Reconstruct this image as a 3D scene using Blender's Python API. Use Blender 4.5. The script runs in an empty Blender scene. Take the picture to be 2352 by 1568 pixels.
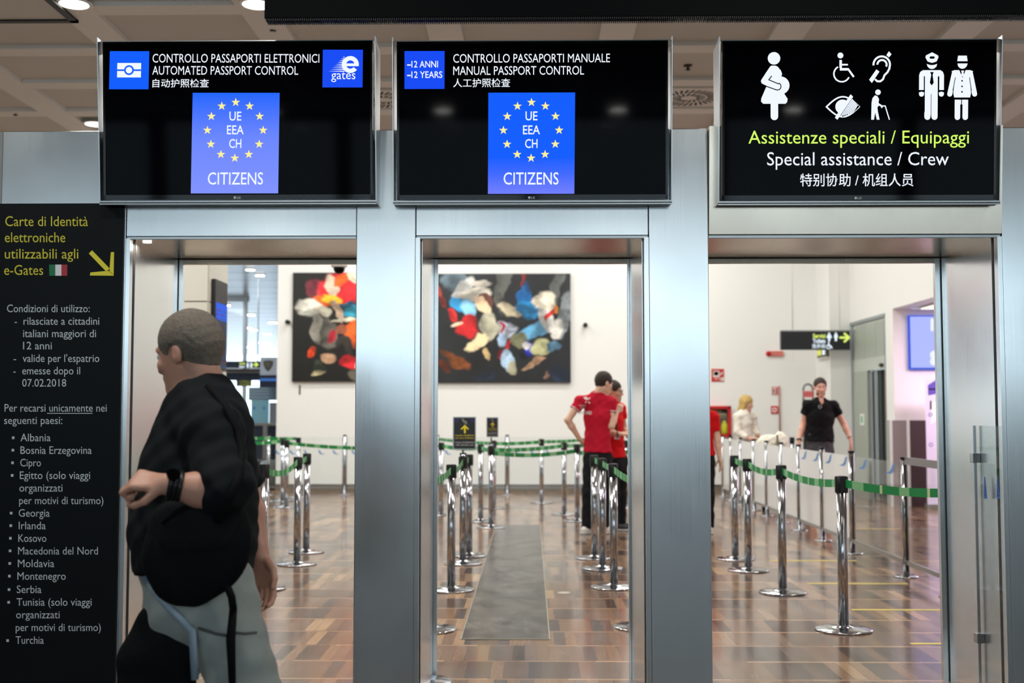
import bpy, math, random
import numpy as np
from mathutils import Vector, Matrix
from mathutils.bvhtree import BVHTree
scn = bpy.context.scene
COL = scn.collection
random.seed(7)

# ------------------------------------------------------------------ camera, world, exposure
FPX, CX, CY, EYE = 2700.0, 1176.0, 784.0, 1.345
cam_d = bpy.data.cameras.new('camera'); cam = bpy.data.objects.new('camera', cam_d); COL.objects.link(cam)
cam.location = (0, 0, EYE)
cam.rotation_euler = (math.radians(90) + math.atan(163 / FPX), 0, math.atan(43 / FPX))
cam_d.sensor_width = 36; cam_d.lens = FPX / 2352 * 36; cam_d.clip_end = 300
cam_d.dof.use_dof = True; cam_d.dof.focus_distance = 5.25; cam_d.dof.aperture_fstop = 2.6
scn.camera = cam
ROT = cam.rotation_euler.to_matrix()
scn.view_settings.view_transform = 'Standard'; scn.view_settings.look = 'None'
scn.view_settings.exposure = 0.0; scn.view_settings.gamma = 1.0; scn.view_settings.use_curve_mapping = False
scn.cycles.use_denoising = True
scn.cycles.max_bounces = 8; scn.cycles.diffuse_bounces = 4; scn.cycles.glossy_bounces = 4
scn.cycles.transparent_max_bounces = 16; scn.cycles.sample_clamp_indirect = 6.0

world = bpy.data.worlds.new('daylight'); scn.world = world; world.use_nodes = True
wbg = world.node_tree.nodes['Background']
wbg.inputs['Color'].default_value = (0.72, 0.87, 1.0, 1); wbg.inputs['Strength'].default_value = 3.0

def area_light(name, loc, sx, sy, power, color=(1, 1, 1), rot=(0, 0, 0), shape='RECTANGLE', spread=180):
    d = bpy.data.lights.new(name, 'AREA'); d.shape = shape; d.size = sx
    if shape in ('RECTANGLE', 'ELLIPSE'): d.size_y = sy
    d.energy = power; d.color = color; d.spread = math.radians(spread)
    o = bpy.data.objects.new(name, d); COL.objects.link(o); o.location = loc; o.rotation_euler = rot
    return o
# bright hall beyond the doorways: unseen overhead fill lights added to brighten its wall; dim lobby this side; purple shop light
HALL_Z, LOBBY_Z, HALL_Y0, BACK_Y = 5.5, 4.0, 12.4, 20.2
for hy in (13.6, 16.0, 18.4):
    for hx in (-6.5, -2.2, 2.0):
        area_light('hall_fill_light', (hx, hy, HALL_Z - .06), 2.4, .5, 80, (1, 1, .97))
for lx in (-3.9, -1.3, 1.3, 3.9):
    for ly in (-7.2, 3.1):
        area_light('lobby_downlight', (lx, ly, LOBBY_Z - .08), .25, .25, 36, (1, .98, .95), shape='DISK')
    for ly in (7.4, 9.9):
        area_light('lobby_downlight', (lx, ly, LOBBY_Z - .08), .25, .25, 36, (1, .98, .95), shape='DISK')
area_light('shop_light', (6.9, 15.2, 2.80), 2.2, .5, 130, (.96, .74, .95))

# ------------------------------------------------------------------ helpers
def at(px, py, Y):
    """photo pixel -> world point on the vertical plane y = Y"""
    d = ROT @ Vector(((px - CX) / FPX, (CY - py) / FPX, -1.0))
    return Vector((d.x / d.y * Y, Y, EYE + d.z / d.y * Y))
def fl(px, py, z=0.0):
    """photo pixel -> world point on the horizontal plane z"""
    d = ROT @ Vector(((px - CX) / FPX, (CY - py) / FPX, -1.0))
    t = (z - EYE) / d.z
    return Vector((d.x * t, d.y * t, z))
def X(px, py, Y): return at(px, py, Y).x
def Z(px, py, Y): return at(px, py, Y).z

def lin(c):
    return tuple((v / 255 / 12.92) if v / 255 <= .04045 else ((v / 255 + .055) / 1.055) ** 2.4 for v in c) + (1,)
MATS = {}
def mat(name, rgb, rough=.5, metal=0.0, emit=0.0, spec=.5, noise=None, bump=None, coat=0.0, alpha=1.0):
    """rgb in 0-255 sRGB. noise=(scale, amount) mottles the colour; bump=(scale, strength)"""
    if name in MATS: return MATS[name]
    m = bpy.data.materials.new(name); m.use_nodes = True; MATS[name] = m
    nt = m.node_tree; b = nt.nodes['Principled BSDF']
    c = lin(rgb)
    b.inputs['Base Color'].default_value = c; b.inputs['Roughness'].default_value = rough
    b.inputs['Metallic'].default_value = metal; b.inputs['Specular IOR Level'].default_value = spec
    b.inputs['Coat Weight'].default_value = coat
    if emit:
        b.inputs['Emission Color'].default_value = c; b.inputs['Emission Strength'].default_value = emit
        b.inputs['Base Color'].default_value = (0.01, 0.01, 0.01, 1); b.inputs['Specular IOR Level'].default_value = .06
    if noise or bump:
        tc = nt.nodes.new('ShaderNodeTexCoord')
    if noise:
        n = nt.nodes.new('ShaderNodeTexNoise'); n.inputs['Scale'].default_value = noise[0]; n.inputs['Detail'].default_value = 5
        nt.links.new(tc.outputs['Object'], n.inputs['Vector'])
        mx = nt.nodes.new('ShaderNodeMix'); mx.data_type = 'RGBA'
        a = noise[1]
        mx.inputs[6].default_value = tuple(v * (1 - a) for v in c[:3]) + (1,)
        mx.inputs[7].default_value = tuple(min(1, v * (1 + a)) for v in c[:3]) + (1,)
        nt.links.new(n.outputs['Fac'], mx.inputs[0]); nt.links.new(mx.outputs[2], b.inputs['Base Color'])
    if bump:
        n2 = nt.nodes.new('ShaderNodeTexNoise'); n2.inputs['Scale'].default_value = bump[0]; n2.inputs['Detail'].default_value = 4
        nt.links.new(tc.outputs['Object'], n2.inputs['Vector'])
        bp = nt.nodes.new('ShaderNodeBump'); bp.inputs['Strength'].default_value = bump[1]; bp.inputs['Distance'].default_value = .01
        nt.links.new(n2.outputs['Fac'], bp.inputs['Height']); nt.links.new(bp.outputs['Normal'], b.inputs['Normal'])
    return m

class MB:
    """collects shapes for ONE mesh object"""
    def __init__(s): s.v = []; s.f = []; s.m = []; s.sm = []
    def add(s, vs, fs, m=0, smooth=False):
        o = len(s.v); s.v += [Vector(p) for p in vs]
        for f in fs: s.f.append([o + i for i in f]); s.m.append(m); s.sm.append(smooth)
        return s
    def box(s, x0, x1, y0, y1, z0, z1, m=0):
        return s.add([(x0, y0, z0), (x1, y0, z0), (x1, y1, z0), (x0, y1, z0), (x0, y0, z1), (x1, y0, z1), (x1, y1, z1), (x0, y1, z1)],
                     [(0, 3, 2, 1), (4, 5, 6, 7), (0, 1, 5, 4), (1, 2, 6, 5), (2, 3, 7, 6), (3, 0, 4, 7)], m)
    def hexa(s, p, m=0):
        return s.add(p, [(0, 3, 2, 1), (4, 5, 6, 7), (0, 1, 5, 4), (1, 2, 6, 5), (2, 3, 7, 6), (3, 0, 4, 7)], m)
    def quad(s, a, b, c, d, m=0): return s.add([a, b, c, d], [(0, 1, 2, 3)], m)
    def lathe(s, prof, c=(0, 0, 0), n=24, m=0, axis='z'):
        vs = []
        for r, h in prof:
            for i in range(n):
                a = 2 * math.pi * i / n
                p = (r * math.cos(a), r * math.sin(a), h)
                if axis == 'y': p = (p[0], h, p[1])
                if axis == 'x': p = (h, p[0], p[1])
                vs.append((c[0] + p[0], c[1] + p[1], c[2] + p[2]))
        fs = []
        for k in range(len(prof) - 1):
            for i in range(n):
                j = (i + 1) % n
                q = (k * n + i, k * n + j, (k + 1) * n + j, (k + 1) * n + i)
                fs.append(q if axis != 'y' else q[::-1])
        fs.append(tuple(range(n))[::-1] if axis != 'y' else tuple(range(n)))
        t = (len(prof) - 1) * n
        fs.append(tuple(range(t, t + n)) if axis != 'y' else tuple(range(t, t + n))[::-1])
        return s.add(vs, fs, m, True)
    def tube(s, path, r, n=10, m=0, cap=True):
        path = [Vector(p) for p in path]; rs = r if isinstance(r, (list, tuple)) else [r] * len(path)
        vs = []; up = None
        for i, p in enumerate(path):
            t = (path[min(i + 1, len(path) - 1)] - path[max(i - 1, 0)]).normalized()
            if up is None: up = Vector((0, 0, 1)) if abs(t.z) < .9 else Vector((1, 0, 0))
            a = t.cross(up).normalized(); b = a.cross(t).normalized(); up = b
            for k in range(n):
                w = 2 * math.pi * k / n
                vs.append(p + (a * math.cos(w) + b * math.sin(w)) * rs[i])
        fs = []
        for i in range(len(path) - 1):
            for k in range(n):
                j = (k + 1) % n
                fs.append((i * n + k, i * n + j, (i + 1) * n + j, (i + 1) * n + k))
        if cap:
            fs.append(tuple(range(n))[::-1]); t = (len(path) - 1) * n; fs.append(tuple(range(t, t + n)))
        return s.add(vs, fs, m, True)
    def sphere(s, c, r, n=14, m=0, sc=(1, 1, 1)):
        vs = []; fs = []; k = n // 2
        for i in range(k + 1):
            th = math.pi * i / k
            for j in range(n):
                ph = 2 * math.pi * j / n
                vs.append((c[0] + r * sc[0] * math.sin(th) * math.cos(ph), c[1] + r * sc[1] * math.sin(th) * math.sin(ph), c[2] + r * sc[2] * math.cos(th)))
        for i in range(k):
            for j in range(n):
                jj = (j + 1) % n
                fs.append((i * n + j, (i + 1) * n + j, (i + 1) * n + jj, i * n + jj))
        return s.add(vs, fs, m, True)
    def build(s, name, mats, parent=None, bevel=0.0):
        me = bpy.data.meshes.new(name)
        org = Vector(parent.get('_o', (0, 0, 0))) if parent is not None else Vector((0, 0, 0))
        me.from_pydata([p - org for p in s.v], [], s.f)
        for mm in (mats if isinstance(mats, (list, tuple)) else [mats]): me.materials.append(mm)
        me.polygons.foreach_set('material_index', s.m); me.polygons.foreach_set('use_smooth', s.sm)
        me.update()
        o = bpy.data.objects.new(name, me); COL.objects.link(o)
        if parent is not None:
            o.parent = parent; o['_o'] = tuple(org)
        if bevel:
            b = o.modifiers.new('bevel', 'BEVEL'); b.width = bevel; b.segments = 2; b.limit_method = 'ANGLE'
        return o

def tag(o, label, cat, group=None, kind=None):
    o['label'] = label; o['category'] = cat
    if group: o['group'] = group
    if kind: o['kind'] = kind
    return o
def thing(name, loc, label, cat, group=None):
    o = bpy.data.objects.new(name, None); COL.objects.link(o); o.location = loc; o['_o'] = tuple(loc)
    o.empty_display_size = .1
    return tag(o, label, cat, group)
def struct(o):
    o['kind'] = 'structure'; return o
def copy_tree(o, parent=None):
    c = o.copy(); COL.objects.link(c)
    if parent is not None: c.parent = parent
    for ch in list(o.children): copy_tree(ch, c)
    return c

# ---- 2-D shapes on a plane: lettering, pictograms
TXT = {}
def text2d(s, bold=0.0):
    k = (s, bold)
    if k in TXT: return TXT[k]
    c = bpy.data.curves.new('lettering', 'FONT'); c.body = s; c.resolution_u = 3; c.offset = bold
    o = bpy.data.objects.new('lettering', c); COL.objects.link(o)
    dg = bpy.context.evaluated_depsgraph_get(); e = o.evaluated_get(dg); me = e.to_mesh()
    vs = [(v.co.x, v.co.y) for v in me.vertices]; fs = [tuple(p.vertices) for p in me.polygons]
    e.to_mesh_clear(); bpy.data.objects.remove(o); bpy.data.curves.remove(c)
    TXT[k] = (vs, fs); return TXT[k]
CAPH = max(v[1] for v in text2d('H')[0])
class Ink:
    """2-D drawing in photo pixels, mapped to 3-D by fn(px, py, lift)"""
    def __init__(s, mb, fn): s.mb = mb; s.fn = fn
    def put(s, pts, fs, m, lift):
        vs = [s.fn(x, y, lift) for x, y in pts]
        # keep every face turned to the viewer (-y)
        out = []
        for f in fs:
            a = 0
            for i in range(len(f)):
                p, q = pts[f[i]], pts[f[(i + 1) % len(f)]]; a += p[0] * q[1] - q[0] * p[1]
            out.append(f if a < 0 else tuple(reversed(f)))
        s.mb.add(vs, out, m)
    def text(s, t, x0, x1, base, cap, m, lift=1, bold=0.0, box=None):
        vs, fs = text2d(t, bold)
        if not vs: return
        a = min(v[0] for v in vs); b = max(v[0] for v in vs); k = (x1 - x0) / (b - a)
        if box:
            lo = min(v[1] for v in vs); hi = max(v[1] for v in vs)
            pts = [(x0 + (x - a) * k, box[1] - (y - lo) / (hi - lo) * (box[1] - box[0])) for x, y in vs]
        else:
            q = cap / CAPH; pts = [(x0 + (x - a) * k, base - y * q) for x, y in vs]
        s.put(pts, fs, m, lift)
    def line(s, name, mats, parent, *a, **k):
        """one line of lettering as a part of its own"""
        g = MB(); Ink(g, s.fn).text(*a, **k); return g.build(name, mats, parent)
    def poly(s, pts, m, lift=1): s.put(pts, [tuple(range(len(pts)))], m, lift)
    def rect(s, x0, y0, x1, y1, m, lift=1): s.poly([(x0, y0), (x1, y0), (x1, y1), (x0, y1)], m, lift)
    def disc(s, x, y, r, m, lift=1, n=28, ry=None):
        ry = ry or r
        s.poly([(x + r * math.cos(2 * math.pi * i / n), y + ry * math.sin(2 * math.pi * i / n)) for i in range(n)], m, lift)
    def ring(s, x, y, r0, r1, m, lift=1, a0=0, a1=360, n=36):
        p = []
        for i in range(n + 1):
            a = math.radians(a0 + (a1 - a0) * i / n); p += [(x + r0 * math.cos(a), y + r0 * math.sin(a)), (x + r1 * math.cos(a), y + r1 * math.sin(a))]
        s.put(p, [(2 * i, 2 * i + 1, 2 * i + 3, 2 * i + 2) for i in range(n)], m, lift)
    def stroke(s, pts, w, m, lift=1, cap=True):
        for (x0, y0), (x1, y1) in zip(pts, pts[1:]):
            L = math.hypot(x1 - x0, y1 - y0) or 1; nx, ny = -(y1 - y0) / L * w / 2, (x1 - x0) / L * w / 2
            s.poly([(x0 + nx, y0 + ny), (x1 + nx, y1 + ny), (x1 - nx, y1 - ny), (x0 - nx, y0 - ny)], m, lift)
        if cap:
            for x, y in pts: s.disc(x, y, w / 2, m, lift, 14)
    def star(s, x, y, r, m, lift=1):
        p = [(x + (r if i % 2 == 0 else r * .4) * math.sin(math.pi * i / 5), y - (r if i % 2 == 0 else r * .4) * math.cos(math.pi * i / 5)) for i in range(10)]
        vs = p + [(x, y)]
        s.put(vs, [(i, (i + 1) % 10, 10) for i in range(10)], m, lift)
# ------------------------------------------------------------------ materials
def node_mat(name):
    m = bpy.data.materials.new(name); m.use_nodes = True; MATS[name] = m
    nt = m.node_tree; return m, nt, nt.nodes['Principled BSDF'], nt.links.new
def mth(nt, op, a, b=None, c=None):
    n = nt.nodes.new('ShaderNodeMath'); n.operation = op
    for i, v in enumerate((a, b, c)):
        if v is None: continue
        if isinstance(v, (int, float)): n.inputs[i].default_value = v
        else: nt.links.new(v, n.inputs[i])
    return n.outputs[0]
def ramp(nt, fac, stops, interp='LINEAR'):
    r = nt.nodes.new('ShaderNodeValToRGB'); r.color_ramp.interpolation = interp
    e = r.color_ramp.elements
    while len(e) < len(stops): e.new(1)
    for k, (p, c) in enumerate(stops): e[k].position = p; e[k].color = tuple(c) + (1,)
    nt.links.new(fac, r.inputs[0]); return r.outputs[0]
def mixc(nt, fac, a, b, mode='MIX'):
    n = nt.nodes.new('ShaderNodeMix'); n.data_type = 'RGBA'; n.blend_type = mode
    for i, v in ((0, fac), (6, a), (7, b)):
        if isinstance(v, (int, float)): n.inputs[i].default_value = v
        elif isinstance(v, tuple): n.inputs[i].default_value = v if len(v) == 4 else v + (1,)
        else: nt.links.new(v, n.inputs[i])
    return n.outputs[2]
def objcoord(nt, scale=None):
    tc = nt.nodes.new('ShaderNodeTexCoord')
    if scale is None: return tc.outputs['Object']
    mp = nt.nodes.new('ShaderNodeMapping'); mp.inputs['Scale'].default_value = scale
    nt.links.new(tc.outputs['Object'], mp.inputs['Vector']); return mp.outputs[0]
def noise(nt, vec, scale, detail=4, rough=.5):
    n = nt.nodes.new('ShaderNodeTexNoise'); n.inputs['Scale'].default_value = scale; n.inputs['Detail'].default_value = detail
    n.inputs['Roughness'].default_value = rough
    nt.links.new(vec, n.inputs['Vector']); return n.outputs['Fac']

def parquet():
    m, nt, b, L = node_mat('parquet')
    oc = objcoord(nt); sp = nt.nodes.new('ShaderNodeSeparateXYZ'); L(oc, sp.inputs[0])
    x, y = sp.outputs[0], sp.outputs[1]
    P, W, S = .43, .066, .075
    yr = mth(nt, 'DIVIDE', y, P); row = mth(nt, 'FLOOR', yr); fy = mth(nt, 'FRACT', yr)
    strip = mth(nt, 'LESS_THAN', fy, S)
    off = mth(nt, 'MULTIPLY', row, .37)
    xr = mth(nt, 'ADD', mth(nt, 'DIVIDE', x, W), off); colm = mth(nt, 'FLOOR', xr); fx = mth(nt, 'FRACT', xr)
    xs = mth(nt, 'ADD', mth(nt, 'DIVIDE', x, .41), mth(nt, 'MULTIPLY', row, .61)); cs = mth(nt, 'FLOOR', xs); fs = mth(nt, 'FRACT', xs)
    def wn(a, c):
        cb = nt.nodes.new('ShaderNodeCombineXYZ'); L(a, cb.inputs[0]); L(c, cb.inputs[1])
        w = nt.nodes.new('ShaderNodeTexWhiteNoise'); w.noise_dimensions = '2D'; L(cb.outputs[0], w.inputs['Vector']); return w.outputs['Value']
    r1 = wn(colm, row); r2 = wn(cs, mth(nt, 'ADD', row, 300.5))
    # neighbouring planks often come from one block of four
    rb = wn(mth(nt, 'FLOOR', mth(nt, 'DIVIDE', colm, 5.0)), row)
    rr = mth(nt, 'ADD', mth(nt, 'MULTIPLY', r1, .62), mth(nt, 'MULTIPLY', rb, .38))
    stops = [(.0, (.040, .029, .025)), (.18, (.090, .058, .044)), (.36, (.190, .115, .075)), (.52, (.300, .180, .105)), (.62, (.090, .074, .066)), (.76, (.230, .150, .100)), (.90, (.430, .280, .160))]
    c1 = ramp(nt, rr, stops); c2 = ramp(nt, r2, [(0, (.24, .14, .085)), (1, (.52, .35, .215))])
    col = mixc(nt, strip, c1, c2)
    gr = noise(nt, objcoord(nt, (60, 5, 5)), 1.0, 6)
    col = mixc(nt, .45, col, mixc(nt, gr, (.55, .5, .48), (1.25, 1.2, 1.15)), 'MULTIPLY')
    g1 = mth(nt, 'MULTIPLY', mth(nt, 'LESS_THAN', fx, .035), mth(nt, 'SUBTRACT', 1.0, strip))
    g2 = mth(nt, 'LESS_THAN', mth(nt, 'ABSOLUTE', mth(nt, 'SUBTRACT', fy, S)), .006)
    g = mth(nt, 'MINIMUM', mth(nt, 'ADD', g1, g2), 1.0)
    col = mixc(nt, mth(nt, 'MULTIPLY', g, .55), col, (.035, .018, .012))
    L(col, b.inputs['Base Color'])
    scuff = noise(nt, oc, 3.0, 6, .65)
    L(mth(nt, 'MULTIPLY_ADD', scuff, .18, .09), b.inputs['Roughness'])
    b.inputs['Specular IOR Level'].default_value = .36; b.inputs['Coat Weight'].default_value = .12; b.inputs['Coat Roughness'].default_value = .06
    bp = nt.nodes.new('ShaderNodeBump'); bp.inputs['Strength'].default_value = .05; bp.inputs['Distance'].default_value = .01
    L(mth(nt, 'MULTIPLY', noise(nt, objcoord(nt, (3, 1.5, 1)), 1.0, 1), 1.0), bp.inputs['Height']); L(bp.outputs[0], b.inputs['Normal'])
    return m
def steel(name, base=(.70, .715, .71), rough=.225, scale=(160, 160, 1.6), amt=.07):
    m, nt, b, L = node_mat(name)
    b.inputs['Metallic'].default_value = 1
    br = noise(nt, objcoord(nt, scale), 1.0, 5); sm = noise(nt, objcoord(nt), 2.3, 5, .6)
    L(mixc(nt, br, tuple(v * .93 for v in base), tuple(min(1, v * 1.06) for v in base)), b.inputs['Base Color'])
    L(mth(nt, 'ADD', mth(nt, 'MULTIPLY_ADD', br, amt, rough - .08), mth(nt, 'MULTIPLY', sm, .10)), b.inputs['Roughness'])
    bp = nt.nodes.new('ShaderNodeBump'); bp.inputs['Strength'].default_value = .018; bp.inputs['Distance'].default_value = .002
    L(br, bp.inputs['Height']); L(bp.outputs[0], b.inputs['Normal'])
    return m
def glassy(name, clear=.8, tint=(1, 1, 1), rough=.02, body=(.9, .92, .9), fill=.0, ior=1.45):
    """clear pane: mostly transparent, some mirror; fill = share of diffuse white mixed in"""
    m = bpy.data.materials.new(name); m.use_nodes = True; MATS[name] = m; nt = m.node_tree; nt.nodes.clear(); L = nt.links.new
    out = nt.nodes.new('ShaderNodeOutputMaterial'); tr = nt.nodes.new('ShaderNodeBsdfTransparent'); gl = nt.nodes.new('ShaderNodeBsdfGlossy')
    df = nt.nodes.new('ShaderNodeBsdfDiffuse'); df.inputs[0].default_value = body + (1,)
    tr.inputs[0].default_value = tint + (1,); gl.inputs['Roughness'].default_value = rough
    fr = nt.nodes.new('ShaderNodeLayerWeight'); fr.inputs[0].default_value = .5
    fo = mth(nt, 'MULTIPLY', mth(nt, 'POWER', fr.outputs['Facing'], 5.0), (ior - 1) * 2)
    m1 = nt.nodes.new('ShaderNodeMixShader'); m2 = nt.nodes.new('ShaderNodeMixShader'); m1.inputs[0].default_value = fill
    L(tr.outputs[0], m1.inputs[1]); L(df.outputs[0], m1.inputs[2])
    L(mth(nt, 'ADD', fo, 1 - clear), m2.inputs[0]); L(m1.outputs[0], m2.inputs[1]); L(gl.outputs[0], m2.inputs[2])
    L(m2.outputs[0], out.inputs[0]); return m
M_floor = parquet()
M_steel = steel('brushed_steel')
M_steel_tinted = steel('brushed_steel_reflection_tint', (.62, .53, .43), .24)  # brown reflection on the third head, tinted into the steel's base colour
M_groove = mat('dark_groove', (26, 24, 22), .6)
M_white = mat('white_paint', (236, 236, 231), .55, noise=(.6, .02))
M_hallwhite = mat('white_wall_paint', (240, 240, 236), .5, noise=(.5, .015))
M_grey = mat('grey_plaster', (150, 150, 146), .7, noise=(.8, .05))
M_ceil_panel = mat('perforated_ceiling_panel', (202, 201, 196), .75, noise=(2.0, .06), bump=(320, .25))
M_ceil_strip = mat('ceiling_rib', (222, 222, 218), .6, noise=(1.2, .04))
M_black = mat('black_plastic', (14, 15, 16), .4)
M_gloss = mat('black_glass', (3, 3, 4), .06, spec=.2)
M_chrome = mat('chrome', (182, 184, 188), .14, 1.0)
M_alu = mat('aluminium', (178, 180, 180), .3, 1.0)
M_cream = mat('cream_panel', (214, 212, 199), .45, noise=(1, .02))
M_base = mat('steel_skirting', (150, 142, 128), .3, .6)
M_lamp = mat('lamp_glow', (255, 250, 238), .5, emit=9)
M_rubber = mat('dark_rubber', (22, 22, 22), .7)

# ------------------------------------------------------------------ floor, ceilings, outer walls
struct(MB().box(-20, 10, 4.9, 54, -.12, 0).build('floor', M_floor))
struct(MB().box(-9.2, 9.2, -9, 4.9, -.12, 0).build('floor_lobby', mat('reflection_dark_floor', (58, 54, 52), .55, noise=(1.5, .15))))  # unseen floor, made dark and matte to deepen the steel's reflections
c = MB()
strips_x = [-.6 + 1.21 * k for k in range(-8, 8)]
c.box(-9.2, 9.2, -9, HALL_Y0, LOBBY_Z + .035, LOBBY_Z + .12, 0)
for sx in strips_x: c.box(sx - .12, sx + .12, -9, HALL_Y0, LOBBY_Z, LOBBY_Z + .04, 1)
for k in range(-19, 6): 
    yy = 8.50 + .893 * k - .09
    if yy < HALL_Y0 - .2: c.box(-9.2, 9.2, yy, yy + .18, LOBBY_Z + .004, LOBBY_Z + .04, 1)
struct(c.build('ceiling', [M_ceil_panel, M_ceil_strip]))
struct(MB().box(-9.2, 8.7, HALL_Y0, BACK_Y + .2, HALL_Z, HALL_Z + .1).build('ceiling_hall', M_white))
struct(MB().box(-9.2, 8.7, HALL_Y0, HALL_Y0 + .15, LOBBY_Z - .001, HALL_Z).build('wall_bulkhead', M_white))
struct(MB().box(-9.2, -9, -9, BACK_Y + .2, 0, HALL_Z).build('wall_left', M_grey))
struct(MB().box(8.5, 8.7, -9, 17.05, 0, HALL_Z).build('wall_right', M_white))
# lobby end behind the camera: a window front with daylight
w = MB()
w.box(-9, 9, -8.6, -8.4, 0, 1.75).box(-9, 9, -8.6, -8.4, 3.9, 4.1)
for k in range(-3, 4): w.box(k * 3 - .12, k * 3 + .12, -8.6, -8.4, 1.75, 3.9)
struct(w.build('wall_rear', mat('rear_wall_grey', (92, 94, 96), .6)))
w = MB()
for k in range(-3, 3): w.box(k * 3 + .12, k * 3 + 2.88, -8.51, -8.50, 1.75, 3.9)
struct(w.build('window_1', glassy('window_glass', .97, (.97, 1, 1))))

# white wall at the far end of the hall, opening on its left
XB0, XB1 = X(635, 947, BACK_Y), 5.24
struct(MB().box(XB0, 5.6, BACK_Y, BACK_Y + .2, 0, HALL_Z).build('wall_back', M_hallwhite))
struct(MB().box(-9, XB0, BACK_Y, BACK_Y + .2, 3.98, HALL_Z).build('wall_over_opening', M_hallwhite))
b = MB(); b.box(XB0, 4.9, BACK_Y - .02, BACK_Y, 0, .10); b.box(XB0, 4.9, BACK_Y - .026, BACK_Y, .10, .125, 1)
struct(b.build('baseboard_back', [M_base, M_alu]))
struct(MB().box(4.9, 5.6, 19.3, BACK_Y, 0, HALL_Z).build('wall_pilaster', M_hallwhite))
# faint panel joint on the back wall
struct(MB().box(X(1820, 700, BACK_Y) - .012, X(1820, 700, BACK_Y) + .012, BACK_Y - .004, BACK_Y, 2.2, HALL_Z).build('trim_1', M_white))
# right-hand wall of the hall with the automatic door, then the shop recess
YD0, YD1 = 17.42, 19.3
ZD = Z(1953, 741, 19.25)
struct(MB().box(5.24, 5.5, 17.05, YD0, 0, HALL_Z).box(5.24, 5.5, YD0, YD1, ZD, HALL_Z).build('wall_side', M_white))
ZS = Z(2046, 709, 17.05)
struct(MB().box(5.24, 5.5, HALL_Y0, 17.05, ZS, HALL_Z).build('wall_over_shop', M_white))
struct(MB().box(5.5, 8.5, HALL_Y0, 17.04, ZS + .001, ZS + .1).build('ceiling_shop', M_white))
M_pink = mat('shop_wall_paint', (240, 232, 232), .5)
struct(MB().box(5.2402, 8.5, 17.044, 17.049, 0, ZS).build('wall_shop', M_pink))
# wainscot of the shop wall: grey and dark panels between white uprights
b = MB(); zt = Z(2090, 965, 17.0)
def wp(x0, x1, m): b.box(X(x0, 1060, 17.02), X(x1, 1060, 17.02), 17.02, 17.042, .0, zt, m)
wp(2046, 2051, 0); wp(2051, 2084, 1); wp(2084, 2091, 0); wp(2091, 2128, 2); wp(2128, 2240, 1)
struct(b.build('trim_2', [M_white, mat('grey_wainscot', (150, 140, 138), .25), mat('dark_wainscot', (84, 66, 68), .15)]))
b = MB().box(5.225, 5.245, 17.05, YD0, 0, zt)
struct(b.build('trim_3', mat('pale_grey_wainscot', (150, 160, 158), .3)))

# ------------------------------------------------------------------ far hall seen through the opening on the left
M_slat, nt, b_, L_ = node_mat('metal_slat_ceiling')
sp = nt.nodes.new('ShaderNodeSeparateXYZ'); L_(objcoord(nt), sp.inputs[0])
fr = mth(nt, 'FRACT', mth(nt, 'DIVIDE', sp.outputs[1], 1.3))
L_(ramp(nt, fr, [(0, (.10, .14, .18)), (.10, (.12, .17, .2)), (.14, (.42, .5, .56)), (1, (.36, .44, .5))]), b_.inputs['Base Color'])
b_.inputs['Roughness'].default_value = .28; b_.inputs['Metallic'].default_value = .55
struct(MB().box(-9, XB0, BACK_Y + .2, 27, 4.0, 4.1).box(-16, XB0, 27, 54, 4.0, 4.1).build('ceiling_far', M_slat))
struct(MB().box(XB0, XB0 + .2, BACK_Y + .2, 54, 0, 4.1).build('wall_far_right', M_grey))
struct(MB().box(-11.5, XB0, 53.6, 53.8, 0, 4.1).build('wall_far_end', mat('blue_grey_wall', (140, 160, 172), .5)))
wx1 = X(563, 760, 27); 
b = MB().box(-9, wx1 + .08, 26.95, 27.05, 3.9, 4.1)
for k in range(0, 3): b.box(wx1 - .04 - k * 1.4, wx1 + .04 - k * 1.4, 26.95, 27.05, 0, 3.9)
struct(b.build('window_2', M_alu))
g = MB().box(-9, wx1 - .04, 26.99, 27.0, 0, 3.9).build('pane', glassy('far_window_glass', .95)); g.parent = bpy.data.objects['window_2']
area_light('far_hall_light', (-6.5, 23.5, 3.95), 2.5, 2.5, 60, (.85, .93, 1))
area_light('far_hall_light', (-9, 38, 3.95), 4, 10, 160, (.85, .93, 1))

# ------------------------------------------------------------------ stainless steel doorways
Y0, Y1 = 5.3, 6.06
def xe(px, py=700): return X(px, py, Y0)
ZTOP = Z(1176, 297, Y0); ZF0 = Z(1176, 540, Y0); ZSOF = Z(1176, 545, Y0); ZF1 = Z(1176, 470, Y0)
xl0, xl1 = X(4, 400, Y0), X(289, 520, Y0); P1a, P1b = X(818.5, 560, Y0), X(954.5, 560, Y0); P2a, P2b = X(1490, 560, Y0), X(1627, 560, Y0); xr0 = X(2302, 560, Y0)
BV = .003
struct(MB().box(-6.9, xl0 - .004, Y0 + .02, Y0 + .5, 0, ZTOP).build('wall_front_left', M_grey))
struct(MB().box(xl0, xl1, Y0, Y1, 0, ZTOP).build('trim_4', M_steel, bevel=BV))
struct(MB().box(P1a, P1b, Y0, Y1, 0, ZTOP).build('trim_5', M_steel, bevel=BV))
struct(MB().box(P2a, P2b, Y0, Y1, 0, ZTOP).build('trim_6', M_steel, bevel=BV))
struct(MB().box(xr0, xr0 + 1.0, Y0, Y1, 0, ZTOP).build('trim_7', M_steel, bevel=BV))
struct(MB().box(xr0 + 1.0, 8.5, Y0 + .02, Y0 + .5, 0, ZTOP).build('wall_front_right', M_grey))
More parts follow.
